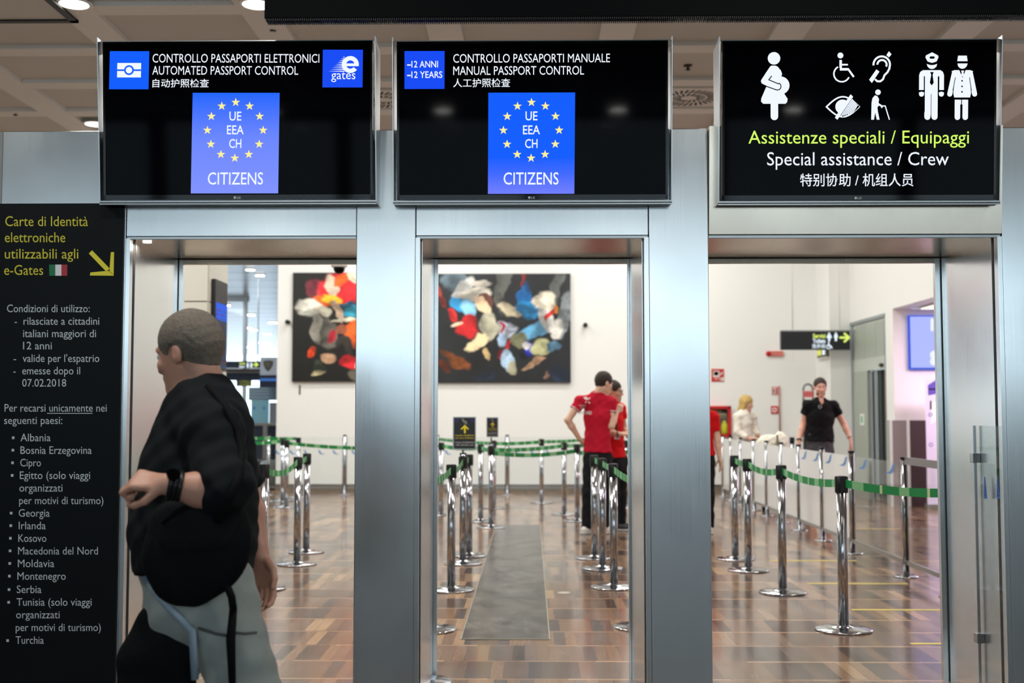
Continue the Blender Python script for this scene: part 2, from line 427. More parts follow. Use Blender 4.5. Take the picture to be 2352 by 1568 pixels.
# jamb linings: lip, dark groove, face, groove, rear lip
def lining(name, xa, side, wface, x_outer):
    """xa: outer face x of the jamb; side +1 opening lies to the right"""
    m = MB(); s = side
    def bx(x0, x1, y0, y1, mm): m.box(min(x0, x1), max(x0, x1), y0, y1, 0, ZSOF, mm)
    bx(xa, xa + s * .020, Y0 + .004, Y0 + .05, 0)
    bx(xa, xa + s * .022, Y0 + .05, Y0 + .062, 1)
    bx(xa, xa + s * .026, Y0 + .062, Y1 - .05, 0)
    bx(xa, xa + s * .020, Y1 - .05, Y1 - .035, 1)
    bx(xa, xa + s * wface, Y1 - .035, Y1 - .004, 0)
    return struct(m.build(name, [M_steel, M_groove]))
lining('trim_8', xl1, 1, .05, 0); lining('trim_9', P1b, 1, .045, 0); lining('trim_10', P2a, -1, .038, 0); lining('trim_11', xr0, -1, .055, 0)
# heads over the doorways
def head(name, xa, xb, m=None):
    h = MB()
    h.box(xa + .002, xb - .002, Y0 + .006, Y1, ZF0, ZTOP, 0)
    h.box(xa + .002, xb - .002, Y0 + .03, Y1 - .04, ZSOF, ZF0, 1)
    h.box(xa + .002, xb - .002, Y0 + .012, Y0 + .03, ZSOF - .004, ZF0, 2)
    h.box(xa + .002, xb - .002, Y1 - .04, Y1 - .03, ZSOF - .004, ZF0, 3)
    h.box(xa + .002, xb - .002, Y1 - .03, Y1 - .002, ZSOF - .028, ZF0, 1)
    return struct(h.build(name, [m or M_steel, M_steel_tinted, M_alu, M_groove], bevel=.0015))
head('trim_12', xl1, P1a); head('trim_13', P1b, P2a)
h = head('trim_14', P2b, xr0, M_steel_tinted)
# the third head carries a shutter housing whose face leans down
m = MB(); xa, xb = P2b + .003, xr0 - .003
m.hexa([(xa, Y0 - .004, ZF0 + .002), (xb, Y0 - .004, ZF0 + .002), (xb, Y0 + .03, ZF0 + .002), (xa, Y0 + .03, ZF0 + .002),
        (xa, Y0 - .048, ZTOP), (xb, Y0 - .048, ZTOP), (xb, Y0 + .03, ZTOP), (xa, Y0 + .03, ZTOP)])
struct(m.build('trim_15', M_steel_tinted))
# inset stone strip in the floor with a pale edging
pa, pb = fl(1060, 1468), fl(1261, 1468)
M_stone, nt, b_, L_ = node_mat('worn_grey_stone')
n1 = noise(nt, objcoord(nt, (3.4, 2.2, 1)), 1.6, 8, .66)
L_(ramp(nt, n1, [(.32, (.03, .027, .024)), (.46, (.085, .078, .068)), (.58, (.13, .12, .105)), (.72, (.18, .168, .145))]), b_.inputs['Base Color'])
b_.inputs['Roughness'].default_value = .24; b_.inputs['Specular IOR Level'].default_value = .2
s = MB().box(pa.x, pb.x, pa.y, 14.2, -.002, .002)
e = .007
s.box(pa.x - e, pa.x, pa.y - e, 14.2, -.002, .004, 1).box(pb.x, pb.x + e, pa.y - e, 14.2, -.002, .004, 1).box(pa.x, pb.x, pa.y - e, pa.y, -.002, .004, 1)
struct(s.build('trim_16', [M_stone, mat('pale_edging', (150, 146, 128), .4)]))
# dark edged bulkhead in the lobby ceiling, top left
q = fl(181, 52, LOBBY_Z - .02); q2 = fl(181, 46, LOBBY_Z - .02)
s = MB().box(-8.9, q.x, 2.0, q.y, LOBBY_Z - .012, LOBBY_Z + .01, 0)
s.box(q.x - .05, q.x, 2.0, q.y, LOBBY_Z - .024, LOBBY_Z - .006, 1).box(-8.9, q.x, q.y - .05, q.y, LOBBY_Z - .024, LOBBY_Z - .006, 1)
struct(s.build('trim_17', [M_ceil_panel, M_groove]))
# ------------------------------------------------------------------ the three display screens
E_white = mat('display_white', (236, 243, 255), emit=1.05)
E_blue1 = mat('display_blue_pale', (92, 124, 255), emit=1.0)
E_blue2 = mat('display_blue', (0, 92, 255), emit=1.0)
E_star = mat('display_yellow', (255, 240, 150), emit=1.0)
E_lime = mat('display_lime', (214, 255, 104), emit=1.0)
E_black = mat('display_black', (2, 2, 4), .05, spec=.03)
def display_blue(name, stops):
    """viewing-angle fade painted into the panel emission: blues blending up the image"""
    m, nt, b, L = node_mat(name)
    tc = nt.nodes.new('ShaderNodeTexCoord'); sp = nt.nodes.new('ShaderNodeSeparateXYZ'); L(tc.outputs['Generated'], sp.inputs[0])
    c = ramp(nt, sp.outputs[2], [(p, lin(k)[:3]) for p, k in stops])
    L(c, b.inputs['Emission Color']); b.inputs['Emission Strength'].default_value = 1; b.inputs['Specular IOR Level'].default_value = .06; b.inputs['Base Color'].default_value = (.01, .01, .01, 1)
    return m
E_flag1 = display_blue('display_flag_blue_pale', [(0, (128, 146, 255)), (.55, (106, 134, 255)), (.78, (72, 116, 255)), (1, (20, 100, 255))])  # paler foot: viewing-angle fade put into the emission colour
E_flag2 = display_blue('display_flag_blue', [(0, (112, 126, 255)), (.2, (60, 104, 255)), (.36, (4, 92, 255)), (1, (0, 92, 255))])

class Panel:
    """flat screen tilted slightly forward at the top; photo quad -> its surface"""
    def __init__(s, quad):
        s.q = quad   # TL TR BR BL in pixels
        bl, br = quad[3], quad[2]
        yb = Y0 - .075; yt = yb - .055
        s.BL = at(*bl, yb); s.BR = at(*br, yb); s.TL = at(*quad[0], yt); s.TR = at(*quad[1], yt)
        # keep it a true rectangle
        w = ((s.BR - s.BL).length + (s.TR - s.TL).length) / 2; cx = (s.BL.x + s.BR.x + s.TL.x + s.TR.x) / 4
        zb = (s.BL.z + s.BR.z) / 2; zt = (s.TL.z + s.TR.z) / 2
        s.w = w; s.U = Vector((1, 0, 0)); s.O = Vector((cx - w / 2, yb, zb)); s.V = Vector((0, yt - yb, zt - zb)); s.h = s.V.length; s.V.normalize()
        s.N = s.U.cross(s.V).normalized()
    def uv(s, u, v, n=0): return s.O + s.U * (u * s.w) + s.V * (v * s.h) + s.N * n
    def fn(s, px, py, lift=1):
        TL, TR, BR, BL = s.q
        v = .5
        for _ in range(3):
            xl = BL[0] + (TL[0] - BL[0]) * v; xr = BR[0] + (TR[0] - BR[0]) * v
            u = (px - xl) / (xr - xl)
            yb = BL[1] + (BR[1] - BL[1]) * u; yt = TL[1] + (TR[1] - TL[1]) * u
            v = (yb - py) / (yb - yt)
        return s.uv(u, v, .0006 * lift)
    def slab(s, mb, u0, u1, v0, v1, n0, n1, m=0):
        mb.hexa([s.uv(u0, v0, n0), s.uv(u1, v0, n0), s.uv(u1, v0, n1), s.uv(u0, v0, n1), s.uv(u0, v1, n0), s.uv(u1, v1, n0), s.uv(u1, v1, n1), s.uv(u0, v1, n1)], m)

def screen(quad, label):
    p = Panel(quad)
    t = thing('display_screen', p.uv(.5, 0, -.03), label, 'display screen')
    h = MB(); p.slab(h, 0, 1, 0, 1, -.045, -.002); h.build('screen_housing', M_black, t, bevel=.004)
    f = MB(); b = .010 / p.w; c = .010 / p.h
    p.slab(f, 0, 1, 1 - c, 1, -.004, .003); p.slab(f, 0, 1, 0, 2.2 * c, -.004, .003); p.slab(f, 0, b, 0, 1, -.004, .003); p.slab(f, 1 - b, 1, 0, 1, -.004, .003)
    f.build('bezel', M_gloss, t)
    g = MB(); p.slab(g, b, 1 - b, 2 * c, 1 - c, -.004, 0); g.build('screen_panel', E_black, t)
    # folded steel tray: two cheeks and a bottom ledge, fixed to the wall behind
    k = MB(); yw = Y0 + .02
    for s_, x in ((-1, p.O.x - .016), (1, p.O.x + p.w + .016)):
        x0, x1 = x - .002, x + .002
        zb, zt = p.O.z - .012, (p.O + p.V * p.h).z + .012
        yb, yt = p.O.y - .004, (p.O + p.V * p.h).y - .028
        k.hexa([(x0, yb, zb), (x1, yb, zb), (x1, yw, zb), (x0, yw, zb), (x0, yt, zt), (x1, yt, zt), (x1, yw, zt), (x0, yw, zt)])
    k.box(p.O.x - .018, p.O.x + p.w + .018, p.O.y - .006, yw, p.O.z - .016, p.O.z - .012)
    k.box(p.O.x - .018, p.O.x + p.w + .018, p.O.y - .006, p.O.y - .003, p.O.z - .022, p.O.z - .004)
    zt = (p.O + p.V * p.h).z; k.box(p.O.x - .018, p.O.x + p.w + .018, (p.O + p.V * p.h).y + .01, yw, zt + .004, zt + .008)
    k.build('mounting_tray', M_alu, t)
    # maker's mark in the lower bezel
    lx = (quad[3][0] + quad[2][0]) / 2 - 2; ly = (quad[3][1] + quad[2][1]) / 2 - 2.2
    n = MB(); i = Ink(n, p.fn); i.disc(lx - 5, ly - 2.6, 3.0, 0, 6); i.text('LG', lx - .5, lx + 8, ly, 5, 0, 6, .02); n.build('maker_logo', mat('logo_silver', (190, 190, 192), .4), t)
    return t, p
def flag_stars(i, cx, cy, R, parent):
    for k in range(12):
        a = math.pi * k / 6; g = MB(); Ink(g, i.fn).star(cx + R * math.sin(a), cy - R * math.cos(a), 10.5, 0, 3); g.build('star', E_star, parent)

# 1: automated passport control
t1, p = screen([(232, 97), (853, 93), (858, 458), (243, 459)], 'left screen reading automated passport control with blue e gates badge')
g = MB(); i = Ink(g, p.fn)
i.line('title_line', E_white, t1, 'CONTROLLO PASSAPORTI ELETTRONICI', 348, 732, 143.7, 19.6, 0, 2, .0)
i.line('title_line', E_white, t1, 'AUTOMATED PASSPORT CONTROL', 348, 684, 171.5, 19.6, 0, 2, .0)
i.line('title_line', E_white, t1, '自动护照检查', 349, 479, 0, 0, 0, 2, .006, box=(181, 201))
g = MB(); i = Ink(g, p.fn)
i.rect(249, 118, 340, 205, 0, 2); i.rect(267, 145, 322, 178, 1, 3); i.rect(267, 159.6, 322, 163.4, 0, 4); i.disc(294.5, 161.5, 11.3, 0, 5); i.disc(294.5, 161.5, 7.4, 1, 6)
g.build('passport_badge', [E_blue2, E_white], t1)
g = MB(); i = Ink(g, p.fn)
i.rect(740, 114, 832, 200.5, 0, 2)
i.text('gates', 760, 815.5, 181.5, 20, 1, 3, .0)
# the swift letter e: ring with bar and a gap, trailing speed lines
ex, ey = 803.5, 148
i.ring(ex, ey, 9.5, 19.5, 1, 3, 38, 360); i.rect(ex - 10, ey - 2.5, ex + 19.3, ey + 3.8, 1, 4)
for k in range(9):
    yy = 131 + k * 4.1; x0 = 786 - k * 4.1; x1 = 790 - 3.5 * math.sin(k / 8 * math.pi)
    i.poly([(x0, yy), (x1, yy - 1.1), (x1, yy + 1.1)], 1, 3)
g.build('gates_badge', [mat('display_royal_blue', (6, 72, 244), emit=1), E_white], t1)
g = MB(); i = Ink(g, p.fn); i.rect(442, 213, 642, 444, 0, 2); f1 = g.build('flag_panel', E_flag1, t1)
g = MB(); i = Ink(g, p.fn); flag_stars(i, 541.5, 299, 64, t1)
for s_, a, b, y in (('UE', 527.5, 555, 276.5), ('EEA', 522.5, 561, 308), ('CH', 528, 556, 339.5)): i.line('flag_line', E_white, t1, s_, a, b, y, 20, 0, 3, .008)
i.line('citizens_line', E_white, t1, 'CITIZENS', 480.5, 607, 423.5, 27.5, 0, 3, .004)
# 2: manual passport control
t2, p = screen([(911, 95), (1532, 94), (1536, 458), (912.5, 459)], 'middle screen reading manual passport control with a minus twelve years badge')
g = MB(); i = Ink(g, p.fn)
i.line('title_line', E_white, t2, 'CONTROLLO PASSAPORTI MANUALE', 1041, 1400, 143.4, 19.6, 0, 2, .0)
i.line('title_line', E_white, t2, 'MANUAL PASSPORT CONTROL', 1041, 1341, 171.5, 19.6, 0, 2, .0)
i.line('title_line', E_white, t2, '人工护照检查', 1041, 1172, 0, 0, 0, 2, .006, box=(179.5, 200))
g = MB(); i = Ink(g, p.fn); i.rect(929, 116.5, 1021, 203.5, 0, 2)
for y, s_, x in ((154, '12 ANNI', 1006), (178, '12 YEARS', 1016)):
    i.rect(935, y - 7, 943.5, y - 4, 1, 3); i.text(s_, 945, x, y, 14.6, 1, 3, .01)
g.build('age_badge', [mat('display_royal_blue', (6, 72, 244), emit=1), E_white], t2)
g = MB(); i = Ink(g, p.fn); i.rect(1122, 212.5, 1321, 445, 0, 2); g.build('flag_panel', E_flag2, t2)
g = MB(); i = Ink(g, p.fn); flag_stars(i, 1221, 299, 64, t2)
for s_, a, b, y in (('UE', 1207.5, 1235, 276), ('EEA', 1202, 1241, 308), ('CH', 1207, 1235.5, 339.5)): i.line('flag_line', E_white, t2, s_, a, b, y, 20, 0, 3, .008)
i.line('citizens_line', E_white, t2, 'CITIZENS', 1158, 1284.5, 423.5, 27.5, 0, 3, .004)
# 3: special assistance and crew
t3, p = screen([(1660, 94), (2287, 91.5), (2288.5, 459), (1657.5, 460)], 'right screen with white pictograms and yellow green special assistance lettering')
g = MB(); i = Ink(g, p.fn)
i.line('title_line', E_lime, t3, 'Assistenze speciali / Equipaggi', 1719, 2226, 329.3, 29.5, 0, 2, .0)
i.line('title_line', E_white, t3, 'Special assistance / Crew', 1762, 2180, 379.3, 30, 0, 2, .0)
i.line('title_line', E_white, t3, '特别协助 / 机组人员', 1838, 2099, 0, 0, 0, 2, .006, box=(398, 428))
class Ci(Ink):
    """pictograms traced in the coordinates of an enlarged view"""
    def put(s, pts, fs, m, lift): Ink.put(s, [(1600 + x / 3.128, 80 + y / 3.128) for x, y in pts], fs, m, lift)
def picto(name, draw):
    g = MB(); draw(Ci(g, p.fn)); return g.build(name, [E_white, E_black], t3)
def pregnant(i):
    i.disc(558, 168, 45, 0)
    i.poly([(540, 222), (575, 228), (606, 252), (616, 280), (610, 300), (560, 330), (520, 330), (466, 332), (500, 270)], 0)
    i.disc(605, 362, 64, 0); i.disc(560, 260, 40, 0)
    i.poly([(466, 332), (520, 300), (620, 300), (600, 440), (655, 455), (652, 480), (640, 494), (480, 494), (464, 478), (466, 455), (505, 365), (470, 348)], 0)
    i.poly([(630, 420), (655, 458), (652, 482), (638, 494), (560, 494), (560, 420)], 0)
    i.stroke([(560, 480), (560, 585)], 54, 0)
    i.stroke([(545, 240), (484, 332)], 40, 0); 
    i.stroke([(520, 322), (590, 352)], 7, 1, 3); i.ring(582, 370, 22, 29, 1, 3, -70, 110); i.stroke([(575, 395), (500, 368)], 7, 1, 3); i.stroke([(540, 296), (520, 322)], 7, 1, 3)
def wheelchair(i):
    i.disc(1034, 148, 21, 0); i.stroke([(1036, 180), (1036, 238)], 18, 0, cap=False); i.stroke([(1036, 214), (1088, 214)], 12, 0, cap=False)
    i.stroke([(1030, 247), (1092, 247)], 18, 0, cap=False); i.stroke([(1088, 243), (1130, 302)], 14, 0, cap=False)
    i.ring(1044, 280, 51, 62, 0, 1, 25, 242)
def ear(i):
    i.poly([(1381, 118), (1400, 140), (1382, 162), (1363, 146)], 0)
    i.ring(1330, 214, 52, 66, 0, 1, 175, 385); i.ring(1332, 214, 26, 40, 0, 1, 180, 385)
    i.stroke([(1386, 240), (1372, 268), (1350, 290), (1340, 318), (1322, 333), (1300, 334), (1286, 322)], 14, 0)
    i.poly([(1292, 248), (1314, 264), (1260, 346), (1240, 322)], 0)
def eye(i):
    N = 20
    for s_ in (-1, 1):
        i.stroke([(934 + 236 * k / N, 516 + s_ * 72 * math.sin(math.pi * k / N)) for k in range(N + 1)], 11, 0)
    i.disc(1050, 516, 52, 0)
    i.poly([(1105, 452), (1172, 514), (1130, 556), (1050, 588), (1035, 570)], 1, 2)
    for k in range(6):
        a = k * 15; i.stroke([(1122 + a * .45, 462 + a * .55), (1040 + a * 1.05, 584 - a * .28)], 8.5, 0, 3, False)
    i.poly([(1107, 427), (1125, 445), (1012, 610), (994, 594)], 0, 4)
def elder(i):
    i.disc(1304, 412, 20, 0)
    i.poly([(1282, 434), (1300, 440), (1312, 462), (1308, 490), (1318, 500), (1300, 520), (1304, 552), (1316, 609), (1296, 609), (1284, 556), (1276, 609), (1256, 609), (1258, 490), (1264, 455)], 0)
    i.stroke([(1300, 492), (1335, 514)], 13, 0); i.stroke([(1330, 522), (1340, 510), (1356, 510), (1386, 606)], 8, 0)
def pilot(i):
    i.poly([(1690, 126), (1732, 148), (1736, 162), (1722, 192), (1690, 202), (1658, 192), (1642, 162), (1646, 148)], 0); i.stroke([(1680, 164), (1700, 164)], 17, 1, 3)
    i.poly([(1652, 208), (1668, 215), (1690, 218), (1710, 215), (1726, 208), (1722, 228), (1706, 242), (1690, 246), (1672, 242), (1658, 228)], 0)
    i.poly([(1626, 254), (1750, 254), (1768, 266), (1776, 290), (1776, 396), (1742, 396), (1742, 300), (1732, 300), (1732, 580), (1700, 580), (1640, 580), (1640, 300), (1632, 300), (1632, 396), (1598, 396), (1598, 290), (1606, 266)], 0)
    i.stroke([(1659, 560), (1659, 589)], 44, 0); i.stroke([(1710, 560), (1710, 589)], 44, 0); i.rect(1683, 425, 1687, 612, 1, 3)
    i.stroke([(1616, 426), (1616, 426.1)], 36, 0); i.rect(1598, 412, 1634, 428, 0); i.stroke([(1758, 426), (1758, 426.1)], 36, 0); i.rect(1740, 412, 1776, 428, 0)
    i.rect(1632, 296, 1637, 396, 1, 3); i.rect(1737, 296, 1742, 396, 1, 3)
    i.poly([(1676, 268), (1702, 268), (1694, 288), (1702, 345), (1688, 364), (1674, 345), (1684, 288)], 1, 3)
def crew(i):
    i.poly([(1876, 150), (1938, 150), (1944, 190), (1870, 190)], 0)
    i.poly([(1872, 206), (1944, 206), (1938, 226), (1924, 240), (1907, 245), (1890, 240), (1876, 226)], 0)
    i.poly([(1850, 254), (1964, 254), (1984, 262), (1966, 300), (1962, 330), (1970, 420), (1964, 450), (1850, 450), (1844, 420), (1852, 330), (1848, 300), (1830, 262)], 0)
    i.stroke([(1850, 276), (1818, 426)], 36, 0); i.stroke([(1964, 276), (1996, 426)], 36, 0)
    i.stroke([(1856, 308), (1840, 400)], 5, 1, 3); i.stroke([(1958, 308), (1972, 400)], 5, 1, 3)
    i.poly([(1884, 254), (1930, 254), (1908, 310)], 1, 3); i.poly([(1896, 258), (1920, 258), (1914, 272), (1918, 290), (1908, 302), (1898, 290), (1902, 272)], 0, 4)
    for y in (331, 371, 410): i.disc(1905, y, 6, 1, 3, 14)
    i.stroke([(1874, 485), (1874, 592)], 40, 0); i.stroke([(1930, 485), (1930, 592)], 40, 0); i.rect(1854, 466, 1950, 500, 0); i.rect(1899, 466, 1905, 612, 1, 3)
for n_, d_ in (('pregnant_pictogram', pregnant), ('wheelchair_pictogram', wheelchair), ('hearing_pictogram', ear), ('sight_pictogram', eye), ('elder_pictogram', elder), ('pilot_pictogram', pilot), ('crew_pictogram', crew)): picto(n_, d_)

# ------------------------------------------------------------------ black information board on the left
YB = Y0 - .014
tb = thing('information_board', (xl0, YB, .02), 'tall black board listing identity card rules and countries in Italian', 'information board')
zb_ = Z(140, 467, YB)
MB().box(xl0 - .35, X(287, 520, Y0) - .001, YB, Y0 - .001, .03, zb_).build('board', mat('board_black', (8, 12, 14), .45, spec=.15), tb)
bf = lambda px, py, lift=1: at(px, py, YB - .0006 * lift)
g = MB(); i = Ink(g, bf)
for s_, a, b, y in (('Carte di Identità', 12, 202, 519), ('elettroniche', 11, 150, 556), ('utilizzabili agli', 11, 180, 593.6), ('e-Gates', 9.5, 99, 631)): i.line('heading_line', mat('print_yellow', (206, 196, 44), .5), tb, s_, a, b, y, 22.5, 0, 1, .0)
g = MB(); i = Ink(g, bf)
i.rect(113, 607.5, 127, 633, 0); i.rect(127, 607.5, 141, 633, 1); i.rect(141, 607.5, 154.5, 633, 2)
g.build('italian_flag', [mat('flag_green', (10, 112, 68), .5), mat('flag_white', (222, 224, 226), .5), mat('flag_red', (166, 38, 50), .5)], tb)
g = MB(); i = Ink(g, bf)
i.poly([(211.5, 574.5), (252.5, 617), (244, 623.5), (204, 582)], 0); i.poly([(254.5, 579), (262, 578.5), (261, 633), (252, 624), (252, 612)], 0); i.poly([(207.5, 625.5), (243, 622), (252, 622), (261, 633), (206.5, 632.5)], 0)
g.build('arrow_mark', mat('print_bright_yellow', (222, 210, 48), .5), tb)
g = MB(); i = Ink(g, bf)
M_print = mat('print_white', (192, 200, 204), .5)
for s_, a, b, y in (('Condizioni di utilizzo:', 16, 206, 716.6), ('-', 33.5, 39, 745.5), ('rilasciate a cittadini', 54, 228, 745.5), ('italiani maggiori di', 53, 220.5, 774), ('12 anni', 53, 119, 802),
                    ('-', 31, 37, 831), ("valide per l'espatrio", 52, 228, 831), ('-', 30.5, 36, 859.4), ('emesse dopo il', 51, 184, 859.4), ('07.02.2018', 51, 152, 887.5),
                    ('Per recarsi unicamente nei', 10.5, 245, 945), ('seguenti paesi:', 9.5, 143, 973.4),
                    ('Albania', 47, 116, 1013), ('Bosnia Erzegovina', 47, 210.5, 1042), ('Cipro', 46.5, 94, 1070.7), ('Egitto (solo viaggi', 45.5, 207, 1099.6), ('organizzati', 44.5, 143.5, 1128.5), ('per motivi di turismo)', 44, 237.5, 1157.4),
                    ('Georgia', 43, 114, 1186.2), ('Irlanda', 43, 105, 1215), ('Kosovo', 42, 106.5, 1244), ('Macedonia del Nord', 41.5, 225, 1273), ('Moldavia', 41, 124.5, 1302), ('Montenegro', 40, 151, 1331),
                    ('Serbia', 38.5, 95, 1361.5), ('Tunisia (solo viaggi', 38, 210.5, 1390.6), ('organizzati', 37, 137, 1419.5), ('per motivi di turismo)', 36, 231.5, 1448.7), ('Turchia', 36, 100.5, 1478)):
    if s_ == '-': g = MB(); Ink(g, bf).rect(a, y - 6.2, b, y - 4.2, 0); g.build('dash_mark', M_print, tb)
    else: i.line('text_line', M_print, tb, s_, a, b, y, 17.3, 0, 1, .0)
g = MB(); Ink(g, bf).rect(108, 948.2, 212.5, 949.8, 0); g.build('underline', M_print, tb)
for k, y in enumerate((1005, 1033.5, 1062.5, 1091.5, 1178, 1206.7, 1235.7, 1264.6, 1293.6, 1322.6, 1353.6, 1382.7, 1470.6)):
    x = 30.3 - (y - 1005) * .0275; g = MB(); Ink(g, bf).rect(x - 3, y - 3, x + 3, y + 3, 0); g.build('bullet_mark', M_print, tb)

# ------------------------------------------------------------------ black ribbed display beam hanging in front of the ceiling
YL = 5.0
zl = Z(1400, 40, YL); xlb = X(607, 20, YL); 
t = thing('overhead_display_beam', (xlb + 1.5, YL, zl), 'long black ribbed overhead display hanging above the screens', 'overhead display')
MB().box(xlb, 3.2, YL, YL + .068, zl + .004, zl + .75).build('cabinet', mat('led_black', (8, 9, 10), .6, spec=.06), t, bevel=.004)
b = MB()
n = 520
for k in range(n):
    x = xlb + .006 + (3.2 - xlb - .01) * k / n; b.box(x, x + .0042, YL + .003, YL + .064, zl - .005, zl + .006)
b.build('ribbed_grille', mat('led_grille', (30, 28, 26), .6), t)
b = MB()
for x in (xlb + .6, 1.2, 2.8): b.tube([(x, YL + .034, zl + .75), (x, YL + .034, LOBBY_Z + .02)], .012)
b.build('hanger_rod', M_alu, t)

# ------------------------------------------------------------------ lobby ceiling: downlights, air outlets, small heads
def downlight(px, py, label):
    q = fl(px, py, LOBBY_Z); t = thing('ceiling_downlight', q, label, 'ceiling light', 'round downlights in the lobby ceiling')
    MB().lathe([(.118, 0), (.118, -.006), (.094, -.008), (.094, .0)], q, 28).build('trim_ring', M_white, t)
    MB().lathe([(.092, -.0075), (.092, -.004)], q, 28).build('lamp', M_lamp, t)
    area_light('downlight_beam', (q.x, q.y, q.z - .03), .16, .16, 26, (1, .95, .88), shape='DISK')
downlight(170, 8, 'bright round downlight in the ceiling rib at the top left')
downlight(590, 9, 'bright round downlight beside the left end of the overhead display')
downlight(220, 284, 'bright round downlight half hidden behind the left screen')
def diffuser(px, py, label):
    q = fl(px, py, LOBBY_Z + .03); t = thing('air_diffuser', q, label, 'air vent', 'square swirl air vents in the lobby ceiling')
    MB().box(q.x - .3, q.x + .3, q.y - .3, q.y + .3, q.z - .012, q.z + .006).build('plate', M_ceil_strip, t, bevel=.004)
    b = MB()
    for ring_, (r0, r1, n) in enumerate(((.16, .255, 30), (.07, .14, 16))):
        for k in range(n):
            a = 2 * math.pi * k / n; a2 = a + (.16 if ring_ == 0 else .3); w = .011
            pts = [(r0, a - w / r0), (r1, a2 - w / r1), (r1, a2 + w / r1), (r0, a + w / r0)]
            b.quad(*[(q.x + r * math.cos(t_), q.y + r * math.sin(t_), q.z - .0135) for r, t_ in pts])
    b.build('slots', M_groove, t)
diffuser(1582, 222, 'square swirl air vent in the ceiling right of the middle screen')
diffuser(884, 226, 'square swirl air vent in the ceiling between left and middle screens')
def head_(px, py, label):
    q = fl(px, py, LOBBY_Z + .03); t = thing('sprinkler', q, label, 'sprinkler', 'small ceiling sprinklers')
    MB().lathe([(.035, 0), (.033, -.006), (.012, -.01), (.012, -.03), (.022, -.034), (.022, -.037)], q, 16).build('sprinkler_head', mat('sprinkler_grey', (70, 66, 62), .4, .5), t)
    return t
head_(627, 60, 'small sprinkler under the ceiling below the left end of the overhead display')
head_(1580, 151, 'small sprinkler in the ceiling between middle and right screens')
head_(36, 256, 'small sprinkler in the ceiling above the pale metal wall at far left')

# ------------------------------------------------------------------ folded back glass door leaf on the right jamb, with its clips and blue tape
xa = xr0 - .03
yg = lambda px: 2700 * (xa - .012) / (px - 1219)   # depth where the leaf plane x = const meets a pixel column
ya, yb_ = yg(2228), yg(2284); zt = Z(2228, 977, ya)
t = thing('glass_door_leaf', (xa - .012, (ya + yb_) / 2, .02), 'clear glass door leaf folded against the right steel jamb', 'glass door')
MB().box(xa - .016, xa - .008, yb_, ya, .03, zt).build('pane', glassy('door_glass', .985, (.95, .97, .97), ior=1.2), t)
b = MB(); b.box(xa - .018, xa - .006, ya - .008, ya, .03, zt); b.build('edge_strip', M_alu, t)
for zz in (Z(2228, 1051, ya), .30):
    MB().box(xa - .030, xa + .002, ya - .03, ya + .018, zz - .022, zz + .022).build('hinge_clip', M_chrome, t, bevel=.002)
b = MB()
for px, w in ((2252, .022), (2281, .02)):
    y = yg(px); z0, z1 = Z(px, 1140, y), Z(px, 1098, y)
    for k in range(7):
        f = k / 6; ww = w * (.35 + .65 * f); zz = z1 + (z0 - z1) * f
        b.box(xa - .0175, xa - .0165, y - ww, y + ww * .6, zz - .009, zz + .007)
b.build('tape_mark', mat('blue_tape', (24, 92, 170), .5), t)
# black slot plate low in the left lining
q = X(318, 1160, 5.55)
xj = xl1 + .027; y0 = 2700 * xj / (311.0 - 1219)
ys = sorted((2700 * (xl1 + .027) / (309 - 1219.), 2700 * (xl1 + .027) / (319 - 1219.)))
t = MB().box(xl1 + .0255, xl1 + .029, ys[0], ys[1], Z(314, 1192, ys[0]), Z(314, 1143, ys[0])).build('lock_plate', M_black)
tag(t, 'slim black lock plate on the left steel jamb beside the walking man', 'lock plate')
# small lamp under the first head, at its left end
q = Vector((xl1 + .07, Y0 + .09, ZSOF - .006))
t = thing('soffit_lamp', q, 'small lit lamp in the upper left corner of the left doorway', 'lamp')
MB().lathe([(.02, .006), (.02, -.002), (.0, -.002)], q, 14).build('lamp_lens', mat('small_lamp_glow', (255, 240, 215), emit=4), t)
area_light('soffit_beam', (q.x, q.y, q.z - .012), .03, .03, 1.6, (1, .93, .82), shape='DISK')
# ------------------------------------------------------------------ chrome belt posts
M_belt = mat('green_webbing', (8, 132, 66), .6); M_belt2 = mat('pale_green_print', (128, 186, 132), .6); M_belt3 = mat('cream_tick', (196, 206, 160), .6)
def make_post():
    t = thing('barrier_post', (0, 0, 0), '', 'barrier post', 'chrome belt barrier posts')
    MB().lathe([(.172, 0), (.176, .004), (.176, .009), (.168, .013), (.10, .021), (.04, .027), (.036, .034)], n=40).build('base', M_chrome, t)
    MB().lathe([(.032, .03), (.032, .856)], n=20).build('pole', M_chrome, t)
    b = MB().lathe([(.0335, .852), (.0345, .856), (.0345, .946), (.032, .950), (.0, .950)], n=20)
    for a in range(4):
        c, s_ = math.cos(a * math.pi / 2), math.sin(a * math.pi / 2)
        p = [(.030, -.011), (.039, -.011), (.039, .011), (.030, .011)]
        q = [(x * c - y * s_, x * s_ + y * c) for x, y in p]
        b.hexa([(*k, .846) for k in q] + [(*k, .947) for k in q])
    b.build('belt_head', M_black, t)
    return t
post0 = make_post(); post_used = [False]
POSTS = {}
def post(key, px, py, label):
    q = fl(px, py)
    o = post0 if not post_used[0] else copy_tree(post0)
    post_used[0] = True; o.location = q; o['_o'] = tuple(q); o['label'] = label; o.rotation_euler.z = random.uniform(-.2, .2)
    POSTS[key] = q; return o
